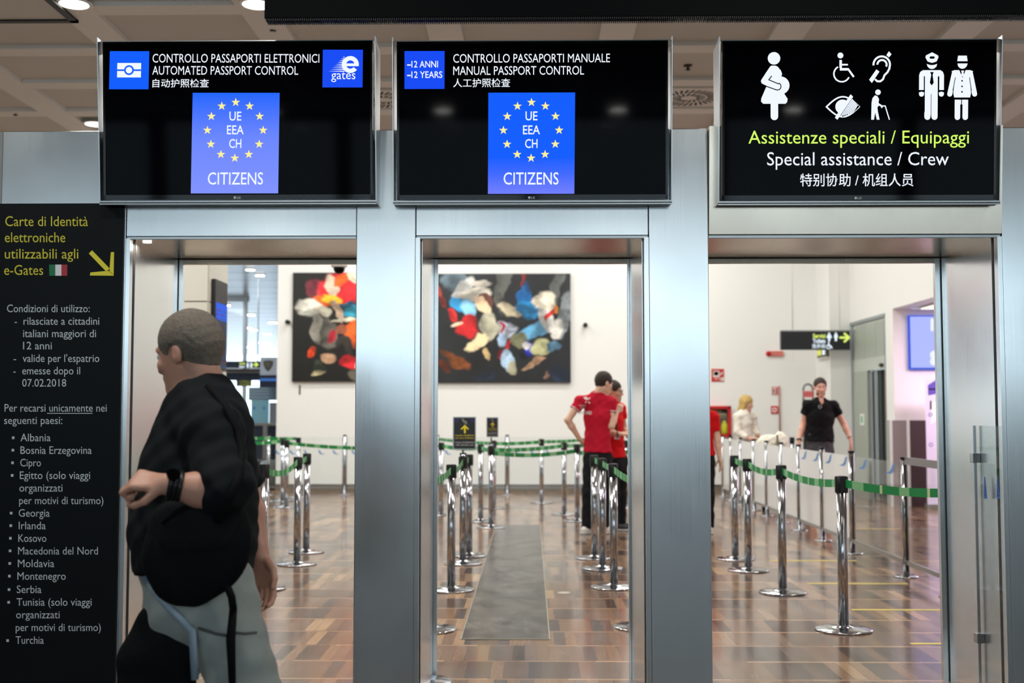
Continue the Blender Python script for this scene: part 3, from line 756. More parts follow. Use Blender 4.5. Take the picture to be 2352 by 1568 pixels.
for key, px, py, label in (
    ('A', 1938, 1447, 'nearest chrome belt post in the right doorway, green belt on both sides'),
    ('B', 1798, 1361, 'second nearest chrome belt post in the right doorway'),
    ('C', 1719, 1310, 'third nearest chrome belt post in the right doorway, close beside another post'),
    ('D', 1689, 1284, 'chrome belt post where the green belt ends in the right doorway'),
    ('Z', 1821, 1141, 'far belt post standing behind the milky glass barrier'),
    ('C1', 1036, 1355, 'chrome belt post beside the left jamb of the middle doorway'),
    ('C2', 1063, 1294, 'chrome belt post carrying the larger black arrow sign'),
    ('C3', 1077, 1276, 'chrome belt post just behind the one with the larger arrow sign'),
    ('C4', 1128, 1211, 'chrome belt post carrying the smaller black arrow sign'),
    ('C5', 1104, 1197, 'chrome belt post just left of the one with the smaller arrow sign'),
    ('C6', 1244, 1154, 'lone belt post standing left of the red shirted man, under the large painting'),
    ('C7', 1296, 1181, 'belt post nearest to the bent elbow of the red shirted man'),
    ('C10', 1134, 1166, 'far belt post hidden behind the post with the smaller arrow sign'),
    ('C11', 1326, 1196, 'belt post hidden by the leg of the red shirted man'),
    ('C12', 1013, 1182, 'middle distance belt post at the left edge of the middle doorway'),
    ('C14', 1384, 1306, 'middle one of the three chrome posts in front of the red shirted men'),
    ('C15', 1366, 1282, 'leftmost of the three chrome posts in front of the red shirted men'),
    ('C16', 1410, 1349, 'rightmost and nearest of three chrome posts before the red shirted men'),
    ('C17', 1474, 1441, 'post mostly hidden by the right jamb of the middle doorway, base edge showing'),
    ('C18', 984, 1446, 'post hidden by the left jamb of the middle doorway, base edge showing'),
    ('C19', 958, 1569, 'post hidden by the first steel pillar, base edge showing at the bottom'),
    ('C20', 1437, 1165, 'far belt post just right of the man wearing glasses and a lanyard'),
    ('L1', 682, 1296, 'nearest chrome belt post in the left doorway, belt running to the walking man'),
    ('L2', 703, 1268, 'chrome belt post right behind the nearest one in the left doorway'),
    ('L3', 657, 1164, 'middle distance belt post in the left doorway, right one of a close pair'),
    ('L4', 648, 1150, 'middle distance belt post in the left doorway, left one of a close pair'),
    ('L5', 684, 1143, 'farthest belt post in the left doorway, above the nearest one'),
    ('L6', 604, 1352, 'belt post at the back of the walking man in the left doorway'),
    ): post(key, px, py, label)
HID = {'C9': fl(1357, 1135), 'C13': fl(1004, 1134), 'HA': Vector((2.36, 6.5, 0)), 'HL': fl(520, 1158), 'HR': fl(1545, 1172), 'HL2': fl(560, 1140)}

def belt(p, q, label, z=.905, sag=.035, wid=.05, twist=0.0, z2=None):
    p = POSTS.get(p, HID.get(p)) if isinstance(p, str) else p; q = POSTS.get(q, HID.get(q)) if isinstance(q, str) else q
    d = Vector((q.x - p.x, q.y - p.y, 0)); L = d.length; d.normalize(); a = p + d * .040; b = q - d * .040; L = (b - a).length
    z2 = z if z2 is None else z2
    n = max(8, int(L / .02)); m = MB(); nrm = Vector((-d.y, d.x, 0))
    vs = []
    for i in range(n + 1):
        f = i / n; c = a.lerp(b, f); c.z = z + (z2 - z) * f - sag * 4 * f * (1 - f)
        ang = twist * math.sin(math.pi * f); up = Vector((0, 0, math.cos(ang))) + nrm * math.sin(ang)
        sd = nrm * math.cos(ang) - Vector((0, 0, math.sin(ang)))
        for u, s_ in ((-1, -1), (1, -1), (1, 1), (-1, 1)): vs.append(c + up * (u * wid / 2) + sd * (s_ * .0009))
    m.v = vs
    for i in range(n):
        pos = (i / n * L + .11) % .40
        k = 2 if pos < .02 else (1 if .17 < pos < .26 else 0)
        for j in range(4):
            j2 = (j + 1) % 4; m.f.append([i * 4 + j, i * 4 + j2, i * 4 + 4 + j2, i * 4 + 4 + j]); m.m.append(k); m.sm.append(False)
    m.f += [[0, 3, 2, 1], [n * 4, n * 4 + 1, n * 4 + 2, n * 4 + 3]]; m.m += [0, 0]; m.sm += [False, False]
    o = m.build('barrier_belt', [M_belt, M_belt2, M_belt3])
    return tag(o, label, 'barrier belt', 'green retractable barrier belts')
belt('D', 'C', 'short green belt between the two farthest posts of the right doorway queue', sag=.01)
belt('C', 'B', 'green belt between third and second nearest posts in the right doorway')
belt('B', 'A', 'green belt between the two nearest posts in the right doorway', sag=.03)
belt('A', 'HA', 'green belt running from the nearest post to the right steel jamb', sag=.02)
belt('L6', 'L1', 'green belt from the back of the walking man to the nearest left post', sag=.06)
belt('L1', 'L2', 'short green belt between the two near posts of the left doorway', sag=.01)
belt('L4', 'HL', 'green belt at the shoulder of the walking man, ending at a far post pair', sag=.02)
belt('L3', 'C12', 'long green belt running behind the first steel pillar', sag=.05)
belt('L5', 'HL2', 'thin dark green belt farthest back in the left doorway', z=.93, sag=.0)
belt('C1', 'C18', 'green belt dropping from the post beside the left jamb of the middle doorway', sag=.02)
belt('C2', 'C1', 'pale green belt from the larger arrow sign post down to the nearest post', sag=.03)
belt('C3', 'C2', 'short belt hidden behind the larger arrow sign post', sag=.01)
belt('C12', 'C5', 'teal belt slanting behind the larger arrow sign', sag=.02)
belt('C13', 'C10', 'upper far green belt passing behind both arrow signs', sag=.01)
belt('C10', 'C6', 'far green belt ending at the lone post under the painting', sag=.01)
belt('C4', 'C7', 'green belt from the smaller arrow sign post to the elbow side post', sag=.02)
belt('C5', 'C4', 'short pale belt joining the smaller sign post and its left neighbour', sag=.01)
belt('C4', 'C11', 'bright green belt from smaller arrow sign post to the red shirted man', z=.865, sag=.035)
belt('C6', 'C9', 'far green belt from the lone post to behind the red shirted man', sag=.01)
belt('C7', 'C20', 'green belt passing behind the hips of both red shirted men', sag=.01)
belt('C15', 'C14', 'short green belt between left and middle of the three near posts', sag=.005)
belt('C14', 'C16', 'short green belt between middle and right of the three near posts', sag=.005)
belt('C16', 'C17', 'green belt from the three near posts down to the right jamb', sag=.02)
belt('C20', 'HR', 'far green belt to the right of the man wearing glasses', sag=.01)
belt('C11', 'HR', 'low far green belt behind the legs of the red shirted men', z=.84, sag=.01)

# black arrow signs clipped on two posts
M_sign = mat('sign_black', (30, 30, 31), .35); M_sy = mat('sign_yellow', (226, 206, 22), .5); M_sw = mat('sign_white', (205, 205, 205), .5); M_eu = mat('sign_eu_blue', (52, 48, 120), .5)
def arrow_sign(key, x0, y0, x1, y1, label):
    q = POSTS[key]; Y = q.y - .02
    A, B = at(x0, y0, Y), at(x1, y1, Y)
    t = thing('arrow_sign', (q.x, q.y, .95), label, 'queue sign', 'black arrow signs on belt posts')
    MB().box(A.x, B.x, Y, Y + .012, B.z, A.z).build('board', M_sign, t, bevel=.002)
    b = MB(); e = .008
    b.box(A.x - e, B.x + e, Y - .002, Y + .016, A.z, A.z + e).box(A.x - e, A.x, Y - .002, Y + .016, B.z, A.z).box(B.x, B.x + e, Y - .002, Y + .016, B.z, A.z).box(A.x - e, B.x + e, Y - .004, Y + .016, B.z - e, B.z)
    b.build('sign_frame', M_alu, t)
    s = MB(); s.lathe([(.03, .95), (.03, .962), (.014, .968), (.012, .98)], (q.x, q.y, 0), 16); s.box(q.x - .03, q.x + .03, Y + .012, q.y + .012, .955, .985); s.tube([(q.x, q.y, .97), (q.x, q.y - .004, B.z + .06)], .010)
    s.build('clamp_stem', M_chrome, t)
    W, H = x1 - x0, y1 - y0; g = MB(); i = Ink(g, lambda px, py, lift=1: at(px, py, Y - .0008 * lift))
    u = lambda f: x0 + f * W; v = lambda f: y0 + f * H
    i.text('UE', u(.37), u(.48), v(.085), H * .05, 1); i.text('EEA', u(.44), u(.60), v(.145), H * .05, 1); i.text('CH', u(.50), u(.62), v(.205), H * .05, 1)
    i.poly([(u(.52), v(.23)), (u(.71), v(.36)), (u(.66), v(.39)), (u(.56), v(.325)), (u(.56), v(.50)), (u(.48), v(.50)), (u(.48), v(.325)), (u(.36), v(.39)), (u(.32), v(.36))], 0)
    for cx_ in (.12, .87): i.ring(u(cx_), v(.09), W * .055, W * .085, 2, 1)
    i.text('Cittadini UE/SEE/CH', u(.05), u(.95), v(.595), H * .045, 0); i.text('con carta d’identità', u(.05), u(.93), v(.675), H * .045, 0)
    i.text('Citizens EU/EEA/CH', u(.05), u(.95), v(.82), H * .045, 1); i.text('with identity card', u(.07), u(.93), v(.90), H * .045, 1)
    g.build('printing', [M_sy, M_sw, M_eu], t)
arrow_sign('C2', 1042.5, 959, 1091, 1030, 'larger black sign with yellow up arrow clipped on a chrome post')
arrow_sign('C4', 1119, 959.5, 1143, 1002, 'smaller black sign with yellow up arrow, farther back on a post')

# ------------------------------------------------------------------ glass barriers
M_milky = glassy('milky_barrier_glass', .93, (.97, .98, .98), .06, (.97, .98, .96), .68, ior=1.3)
M_clear = glassy('clear_barrier_glass', .97, (.98, .99, .99), .03, ior=1.3)
M_bird = mat('blue_bird_print', (96, 142, 196), .5)
def make_gpost():
    t = thing('glass_barrier_post', (0, 0, 0), '', 'glass barrier post', 'slim posts of the glass barriers')
    MB().lathe([(.0975, 0), (.0975, .008), (.09, .011), (.03, .014)], n=32).build('base', M_chrome, t)
    MB().lathe([(.029, .012), (.029, .965)], n=18).build('pole', M_chrome, t)
    MB().lathe([(.031, .962), (.031, .976), (.029, .98), (0, .98)], n=18).build('cap', M_black, t)
    MB().box(-.008, .008, -.034, -.026, .05, .93).box(-.008, .008, .026, .034, .05, .93).build('glass_channel', M_rubber, t)
    return t
gp0 = make_gpost(); gp_used = [False]; GP = []
def gpost(x, y, label, rz=0):
    o = gp0 if not gp_used[0] else copy_tree(gp0)
    gp_used[0] = True; o.location = (x, y, 0); o.rotation_euler.z = rz; o['label'] = label; return o
def glass(x0, y0, x1, y1, m, label, top=.955, toprail=False, birds=()):
    d = Vector((x1 - x0, y1 - y0, 0)); L = d.length; d.normalize(); n = Vector((-d.y, d.x, 0)); a = Vector((x0, y0, 0)) + d * .036; b = Vector((x1, y1, 0)) - d * .036
    t = thing('glass_barrier', (a + b) / 2, label, 'glass barrier panel', 'glass barrier panels')
    def slab(mb, z0, z1, h, mi=0): mb.hexa([a - n * h + Vector((0, 0, z0)), b - n * h + Vector((0, 0, z0)), b + n * h + Vector((0, 0, z0)), a + n * h + Vector((0, 0, z0)),
                                     a - n * h + Vector((0, 0, z1)), b - n * h + Vector((0, 0, z1)), b + n * h + Vector((0, 0, z1)), a + n * h + Vector((0, 0, z1))], mi)
    g = MB(); slab(g, .13, top, .004); g.build('pane', m, t)
    r = MB(); slab(r, .105, .14, .010); r.build('bottom_rail', M_alu, t)
    if toprail: r = MB(); slab(r, top - .01, top + .05, .008); r.build('top_rail', M_alu, t)
    if birds:
        p = MB()
        for f, z in birds:
            c = a + d * (f * (b - a).length); sgn = n * (-.0052 if n.y > 0 or n.x > 0 else .0052)
            pts = [(u_ * (1.0 if abs(d.x) > .5 else 2.4), w_ * (1.0 if abs(d.x) > .5 else 1.3)) for u_, w_ in [(-.05, .045), (-.02, .035), (.0, .0), (.02, -.015), (.075, -.03), (.0, -.03), (-.03, -.01)]]
            p.add([c + sgn + d * u + Vector((0, 0, z + w)) for u, w in pts], [tuple(range(7))])
        p.build('bird_print', M_bird, t)
GX = 3.075
gys = [8.72, 9.78, 11.38, 12.52, 13.60, 14.55, 15.45, 16.35, 17.35, 18.2, 18.95]
glab = ['post behind the right steel jamb at the near end of the side glass barrier', 'nearest visible slim post of the glass barrier on the right, with a top rail', 'slim glass barrier post under the hanging hand of the black shirted man',
        'slim glass barrier post in front of the black shirted man', 'slim glass barrier post left of the black shirted man', 'slim glass barrier post right of the cream bag', 'slim glass barrier post left of the cream bag',
        'slim glass barrier post below the hands of the blonde woman', 'slim glass barrier post below the sleeve of the blonde woman', 'slim far glass barrier post left of the blonde woman', 'farthest post of the side glass barrier, close to the white wall']
for y, l in zip(gys, glab): gpost(GX, y, l)
plab = ['clear glass panel with steel rails nearest the right jamb', 'glass panel between the nearest two visible slim posts on the right', 'milky glass panel right of the black shirted man legs, blue bird print', 'milky glass panel hiding the legs of the black shirted man',
        'milky glass panel left of the black shirted man', 'milky glass panel right below the cream bag', 'milky glass panel left below the cream bag', 'milky glass panel below the blonde woman, right half', 'milky glass panel below the blonde woman, left half', 'farthest milky glass panel of the side barrier']
for k in range(len(gys) - 1):
    bd = ((.2, .86), (.75, .86)) if k in (1, 2, 3) else ()
    glass(GX, gys[k], GX, gys[k + 1], M_clear if k < 2 else M_milky, plab[k], .93, k == 0, bd)
# low glass screen in front of the white wall
BGY = 19.3
bx = [-4.3, -3.05, X(1004, 1134, BGY), X(1165, 1135, BGY), X(1357, 1135, BGY), 2.2, 2.86]
bl = ['slim post at the left end of the glass along the white wall', 'slim post of the wall side glass behind the walking man', 'slim post of the wall side glass at the left edge of the middle doorway', 'slim post of the wall side glass below the middle of the blue painting', 'slim post of the wall side glass behind the hip of the red shirted man', 'slim post of the wall side glass hidden by the second pillar', 'slim post at the right end of the wall side glass']
for x, l in zip(bx, bl): gpost(x, BGY, l, math.pi / 2)
pl = ['glass panel at the left end along the white wall', 'glass panel with blue bird prints seen through the left doorway', 'glass panel along the white wall behind the first pillar', 'glass panel along the white wall behind the arrow signs', 'glass panel along the white wall behind the red shirted men', 'glass panel along the white wall behind the second pillar']
for k in range(len(bx) - 1):
    L = bx[k + 1] - bx[k]; nb = int(L / .235)
    glass(bx[k], BGY, bx[k + 1], BGY, M_clear, pl[k], .945, False, [((i + .5) / nb, .69) for i in range(nb)])

# ------------------------------------------------------------------ floor markings
M_tape = mat('yellow_floor_tape', (216, 196, 96), .5)
for k, (px0, px1, py, l) in enumerate(((2092, 2190, 1478, 'nearest yellow floor line, cut off by the right jamb'), (1957, 2190, 1400, 'second yellow floor line, beside the nearest post'), (1856, 2083, 1340, 'third yellow floor line, behind the nearest post'), (1769, 1966, 1287, 'fourth pale yellow floor line, crossing behind the second post'), (1958, 2066, 1214, 'farthest pale floor line, in front of the automatic door'))):
    a, b = fl(px0, py), fl(px1, py)
    tag(MB().box(a.x, b.x, a.y - .022, a.y + .022, 0, .0015).build('floor_tape', M_tape), l, 'floor tape', 'yellow floor lines in the right lane')
q = fl(1296, 1361)
tag(MB().lathe([(.052, 0), (.052, .002), (0, .003)], q, 24).build('floor_disc', mat('floor_disc_steel', (190, 182, 168), .4)), 'small pale round cover plate set in the wooden floor', 'floor plate')
# ------------------------------------------------------------------ things on and near the white wall
_rng = np.random.RandomState(11)
def vnoise(x, y, freq, octaves=4, gain=.55):
    """smooth random field, 0-1"""
    out = 0; amp = 1; tot = 0
    for o in range(octaves):
        n = int(freq * 2 ** o) + 3; g = _rng.rand(n, n); u, v = x * freq * 2 ** o, y * freq * 2 ** o
        i, j = np.floor(u).astype(int) % (n - 1), np.floor(v).astype(int) % (n - 1); fu, fv = u - np.floor(u), v - np.floor(v)
        fu, fv = fu * fu * (3 - 2 * fu), fv * fv * (3 - 2 * fv)
        out = out + amp * ((g[i, j] * (1 - fu) + g[i + 1, j] * fu) * (1 - fv) + (g[i, j + 1] * (1 - fu) + g[i + 1, j + 1] * fu) * fv); tot += amp; amp *= gain
    return out / tot
def painted(name, A, B, Y, bg, blobs, parent, nx=260, nz=200):
    """brushed colour shapes stored per vertex of the canvas face"""
    x, z = np.meshgrid(np.linspace(0, 1, nx), np.linspace(0, 1, nz), indexing='ij')
    wx = x + .13 * (vnoise(x, z, 5) - .5); wz = z + .16 * (vnoise(x, z, 5) - .5)
    fold = np.clip((vnoise(wx, wz, 9, 4) - .32) / .36, 0, 1)
    m = vnoise(x, z, 3, 3)[..., None]; col = np.array(lin(bg[0])[:3]) * (1 - m) + np.array(lin(bg[1])[:3]) * m
    for (bx_, by_, rx, ry, ang, c) in blobs:
        t = math.radians(ang); u = ((wx - bx_) * math.cos(t) + (wz - by_) * math.sin(t)) / rx; v = (-(wx - bx_) * math.sin(t) + (wz - by_) * math.cos(t)) / ry
        f = np.clip((1.10 - np.hypot(u, v)) / .26, 0, 1); f = (f * f * (3 - 2 * f))[..., None]; k = np.array(lin(c)[:3])
        sh = np.clip(k * (.38 + 1.0 * fold[..., None]) + .03 * np.clip(fold[..., None] - .6, 0, 1), 0, 1); col = col * (1 - f) + sh * f
    org = parent['_o']; P = np.stack([A.x + (B.x - A.x) * x - org[0], np.full_like(x, Y - org[1]), B.z + (A.z - B.z) * z - org[2]], -1).reshape(-1, 3)
    i, j = np.meshgrid(np.arange(nx - 1), np.arange(nz - 1), indexing='ij'); q = (i * nz + j).ravel(); F = np.stack([q, q + nz, q + nz + 1, q + 1], 1)
    me = bpy.data.meshes.new(name); me.from_pydata(P.tolist(), [], F.tolist())
    at_ = me.color_attributes.new('paint', 'FLOAT_COLOR', 'POINT'); at_.data.foreach_set('color', np.concatenate([col.reshape(-1, 3), np.ones((nx * nz, 1))], 1).ravel().astype(np.float32))
    if 'oil_paint' not in MATS:
        mm, nt, b, L = node_mat('oil_paint'); n = nt.nodes.new('ShaderNodeVertexColor'); n.layer_name = 'paint'; L(n.outputs[0], b.inputs['Base Color']); b.inputs['Roughness'].default_value = .4
    me.materials.append(MATS['oil_paint']); o = bpy.data.objects.new(name, me); COL.objects.link(o); o.parent = parent; o['_o'] = tuple(org)
def canvas(x0, y0, x1, y1, label, bg, blobs):
    Y = BACK_Y - .055; A, B = at(x0, y0, Y), at(x1, y1, Y)
    t = thing('canvas_painting', ((A.x + B.x) / 2, BACK_Y - .01, B.z), label, 'painting')
    painted('painted_face', A, B, Y - .001, bg, blobs, t)
    MB().box(A.x, B.x, Y, BACK_Y - .006, B.z, A.z).build('stretcher', M_black, t)
W_, K_, R_, O_, T_, BL, CR, BR = (222, 220, 206), (14, 14, 15), (206, 22, 30), (238, 96, 20), (44, 160, 190), (22, 120, 190), (226, 206, 168), (92, 46, 22)
blobs1 = [(.20, .85, .10, .09, 20, (104, 30, 44)), (.28, .80, .06, .12, 10, (172, 70, 84)), (.42, .84, .20, .16, 0, (222, 30, 40)), (.33, .88, .05, .10, 15, (214, 190, 168)), (.50, .96, .06, .05, 0, (230, 220, 190)), (.40, .92, .07, .05, 30, O_), (.27, .73, .11, .06, -10, O_), (.33, .75, .07, .05, 0, (246, 190, 40)),
          (.14, .66, .11, .11, -20, W_), (.22, .62, .08, .06, 0, (190, 184, 164)), (.46, .62, .08, .07, 20, T_), (.43, .70, .07, .03, 10, (16, 90, 116)), (.36, .62, .03, .13, 10, (220, 188, 160)), (.20, .47, .05, .11, 25, (158, 154, 142)), (.28, .44, .06, .13, 15, (96, 92, 84)), (.40, .53, .12, .02, -3, (226, 214, 190)), (.46, .42, .06, .11, -15, O_),
          (.38, .44, .05, .04, 0, (150, 80, 52)), (.17, .30, .04, .07, -25, (236, 74, 22)), (.30, .40, .035, .04, 0, (170, 26, 44)), (.40, .32, .06, .07, 0, (58, 52, 46)), (.34, .25, .07, .08, 20, (22, 18, 16)), (.28, .24, .045, .05, 10, (178, 140, 110)), (.44, .19, .10, .07, -25, (208, 24, 36)), (.53, .20, .05, .12, 0, (212, 202, 184)), (.23, .14, .04, .09, 15, (50, 62, 46)), (.22, .07, .06, .03, 30, (196, 184, 140)), (.48, .05, .05, .06, 0, (90, 84, 70)),
          (.75, .7, .12, .12, 0, W_), (.8, .35, .14, .1, 30, (40, 110, 160)), (.7, .15, .12, .08, 0, (150, 60, 30))]
canvas(673, 626, 962, 876, 'left large dark painting with red, orange and white drapery shapes', ((8, 9, 9), (26, 24, 22)), blobs1)
xr = lambda cx_: (1002 + cx_ / 2352 * 550 - 52 - 985) / (1311 - 985)
def b2(cx_, cy_, rx, ry, ang, c): return (((950 + cx_ / 4.276) - 985) / 326, 1 - ((560 + cy_ / 4.276) - 628) / 251, rx / 4.276 / 326, ry / 4.276 / 251, ang, c)
blobs2 = [b2(430, 380, 150, 90, 0, (96, 116, 128)), b2(870, 420, 60, 280, 0, (84, 86, 80)), b2(1420, 420, 60, 180, 0, (92, 94, 92)), b2(520, 430, 60, 150, -25, (196, 196, 192)), b2(690, 380, 110, 40, -20, (196, 188, 176)), b2(640, 490, 150, 80, 10, (228, 220, 204)), b2(280, 500, 40, 60, 10, (184, 66, 50)), b2(320, 580, 30, 50, 0, (150, 40, 36)),
          b2(480, 600, 80, 90, 35, (40, 148, 206)), b2(560, 640, 80, 110, 0, (140, 200, 236)), b2(740, 560, 70, 60, 20, (96, 50, 36)), b2(700, 620, 60, 90, 20, (228, 196, 160)), b2(730, 790, 80, 120, -15, (190, 186, 162)), b2(520, 800, 110, 80, 35, (208, 24, 28)), b2(375, 700, 45, 75, 0, (206, 30, 30)), b2(420, 790, 60, 18, 30, (232, 208, 176)), b2(950, 620, 110, 70, -15, (214, 200, 168)),
          b2(1110, 480, 80, 90, 0, (12, 110, 186)), b2(1120, 620, 120, 110, 20, (24, 142, 206)), b2(1180, 850, 170, 80, 35, (110, 186, 230)), b2(1060, 350, 25, 50, 10, (130, 26, 34)), b2(1300, 560, 130, 110, -10, (236, 226, 206)), b2(1290, 740, 90, 120, 20, (226, 224, 218)), b2(1330, 690, 28, 95, -35, (206, 40, 36)), b2(1415, 635, 25, 40, 0, (246, 150, 40)), b2(1500, 700, 70, 220, -10, (140, 148, 152)),
          b2(1420, 830, 70, 110, -10, (210, 208, 200)), b2(910, 830, 110, 90, 0, (206, 212, 228)), b2(850, 930, 70, 90, 0, (168, 196, 226)), b2(845, 800, 20, 50, -20, (180, 24, 40)), b2(940, 980, 24, 70, -30, (206, 30, 34)), b2(840, 1070, 36, 36, 0, (132, 16, 34)), b2(1060, 940, 90, 80, 0, (126, 128, 96)), b2(1100, 1060, 80, 70, 0, (14, 14, 30)), b2(1150, 1020, 50, 80, 10, (20, 40, 170)), b2(1130, 980, 40, 34, 20, (206, 202, 206)),
          b2(1270, 1020, 100, 80, -15, (196, 196, 146)), b2(1400, 1000, 90, 50, 25, (88, 132, 160)), b2(920, 1140, 65, 110, 10, (176, 204, 230)), b2(960, 1200, 50, 60, 0, (180, 176, 150)), b2(1190, 1180, 150, 24, 25, (206, 164, 126)), b2(1250, 1150, 50, 40, 20, (214, 166, 130)), b2(1310, 1270, 70, 20, 40, (132, 100, 84)), b2(610, 920, 60, 90, -30, (226, 204, 160)), b2(690, 1040, 30, 70, 10, (206, 176, 122)), b2(400, 1110, 160, 70, -40, (132, 70, 22)), b2(290, 1210, 90, 50, -50, (120, 52, 18)), b2(700, 1290, 110, 60, 0, (34, 50, 72)), b2(1440, 1270, 110, 80, 0, (40, 54, 80))]
canvas(985, 628.5, 1311, 878.5, 'right large painting with blue and white drapery shapes, seen in the middle doorway', ((10, 11, 12), (44, 48, 52)), blobs2)

def wallbox(name, x0, y0, x1, y1, d, label, cat, m, Y=BACK_Y, bevel=.004):
    A, B = at(x0, y0, Y), at(x1, y1, Y)
    return tag(MB().box(A.x, B.x, Y - d, Y, B.z, A.z).build(name, m, bevel=bevel), label, cat)
def wall_eye(px, py, label):
    q = at(px, py, BACK_Y); t = thing('wall_camera', q, label, 'wall camera', 'small black wall cameras')
    MB().lathe([(.04, 0), (.04, -.02), (.02, -.03), (.018, -.08)], q, 16, axis='y').build('mount', M_alu, t)
    MB().sphere((q.x, q.y - .10, q.z), .042).build('camera_ball', M_black, t)
wall_eye(662.5, 740, 'small black wall camera left of the red toned painting')
wall_eye(1344, 747, 'small black wall camera right of the blue toned painting')
wallbox('wall_slot', 687.2, 884, 690.2, 906, .012, 'thin dark upright slot in the white wall under the left painting', 'wall slot', M_groove)
# dome camera hanging from the lobby ceiling edge
q = at(779, 612, 12.2); t = thing('dome_camera', Vector((q.x, q.y, q.z + .05)), 'white dome security camera hanging in the left doorway view', 'dome camera')
MB().lathe([(.0, .10), (.05, .10), (.085, .07), (.085, .0), (.07, -.01)], q, 24).build('camera_housing', M_white, t)
MB().lathe([(.062, -.008), (.058, -.04), (.04, -.068), (.0, -.078)], q, 24).build('dark_dome', M_gloss, t)
MB().tube([(q.x, q.y, q.z + .09), (q.x, q.y, LOBBY_Z + .02)], .016).build('drop_pole', M_white, t)

M_fr = mat('fire_red', (196, 22, 22), .45); M_fw = mat('fire_white', (236, 226, 222), .5)
# fire signs and call points on the right half of the white wall
Yw = BACK_Y
def fsign(name, x0, y0, x1, y1, label, draw, cat='fire sign', group='red fire signs'):
    t = thing(name, at((x0 + x1) / 2, y1, Yw), label, cat, group); A, B = at(x0, y0, Yw), at(x1, y1, Yw)
    MB().box(A.x, B.x, Yw - .012, Yw, B.z, A.z).build('plate', M_fr, t, bevel=.002)
    g = MB(); draw(Ink(g, lambda px, py, lift=1: at(px, py, Yw - .0125 - .0012 * lift))); g.build('symbol', [M_fw, M_fr, M_black], t)
def s1(i):
    i.rect(1638, 851, 1652, 866, 0); i.rect(1640, 853, 1650, 862, 0)
    i.rect(1653, 866, 1662, 874, 0); i.stroke([(1655, 872), (1657, 866), (1660, 862)], 2.2, 1, 2); i.stroke([(1653, 862), (1655, 856)], 2, 0); i.stroke([(1657, 861), (1660, 853)], 2, 0)
    i.stroke([(1641, 870), (1650, 870)], 1.6, 0)
fsign('fire_hose_sign', 1634, 847, 1663, 876, 'square red and white fire hose sign above the red cabinet', s1)
def s2(i): i.rect(1770, 806, 1799, 818, 0); [i.rect(1772, 808 + k * 3.6, 1797, 809.4 + k * 3.6, 1, 2) for k in range(3)]
t = thing('alarm_sounder', at(1766, 812, Yw), 'red round alarm with a red lettered plate under the hanging black sign', 'fire alarm')
q = at(1765, 812, Yw); MB().lathe([(.045, 0), (.045, -.03), (.03, -.05), (0, -.05)], q, 20, axis='y').build('sounder', M_fr, t)
A, B = at(1770, 806, Yw), at(1799, 818, Yw); MB().box(A.x, B.x, Yw - .03, Yw, B.z, A.z).build('alarm_plate', mat('pale_red', (224, 138, 130), .5), t)
g = MB(); i = Ink(g, lambda px, py, lift=1: at(px, py, Yw - .031 - .001 * lift)); i.text('ALLARME', 1772, 1797, 811, 3.2, 0); i.text('INCENDIO', 1772, 1797, 816.4, 3.2, 0); g.build('alarm_lettering', M_fr, t)
def s3(i): i.rect(1774, 889.5, 1785, 904, 0); i.rect(1775.5, 892, 1778.5, 902, 2, 2); i.rect(1781, 891, 1784, 903, 1, 2)
fsign('call_point_sign', 1772.5, 888, 1787, 906, 'small red and grey sign on the reddish pipe', s3)
def s4(i): i.rect(1774, 936, 1784, 946, 0); i.rect(1776.5, 938.5, 1781.5, 943.5, 1, 2)
fsign('call_point', 1770.5, 932, 1787.5, 950, 'red fire call point box below the sign on the pipe', s4, 'call point', None)
a, b_ = at(1789.3, 886, Yw), at(1789.3, 1000, Yw)
tag(MB().tube([(a.x, Yw - .02, a.z), (a.x, Yw - .02, b_.z)], .013).build('wall_pipe', mat('reddish_pipe', (172, 122, 108), .5)), 'thin reddish upright pipe on the white wall beside the call point', 'pipe')
# fire hose cabinet
A, B = at(1612, 932, Yw), at(1677, 1003, Yw); t = thing('fire_hose_cabinet', ((A.x + B.x) / 2, Yw, B.z), 'red framed fire hose cabinet with dark window behind the woman in red', 'fire cabinet')
f = MB(); e = .05; d = .14
f.box(A.x, B.x, Yw - d, Yw, B.z, B.z + e).box(A.x, B.x, Yw - d, Yw, A.z - e, A.z).box(A.x, A.x + e, Yw - d, Yw, B.z, A.z).box(B.x - e, B.x, Yw - d, Yw, B.z, A.z); f.build('cabinet_frame', M_fr, t, bevel=.004)
MB().box(A.x + e, B.x - e, Yw - .02, Yw - .004, B.z + e, A.z - e).build('cabinet_back', mat('cabinet_dark', (58, 46, 22), .5), t)
q = at(1664, 990, Yw - .08); MB().lathe([(.05, 0), (.06, .02), (.06, .15), (.035, .2), (.02, .23)], (q.x, Yw - .08, B.z + e), 18).build('yellow_reel', mat('reel_yellow', (196, 190, 30), .5), t)
MB().box(A.x + e, B.x - e, Yw - d + .01, Yw - d + .014, B.z + e, A.z - e).build('cabinet_window', glassy('cabinet_glass', .93), t)
g = MB(); i = Ink(g, lambda px, py, lift=1: at(px, py, Yw - d - .002)); i.rect(1650, 951, 1668, 952.5, 0); i.text('IDRANTE', 1648, 1668, 959, 2.6, 0); g.build('window_lettering', mat('label_cream', (190, 180, 140), .5), t)

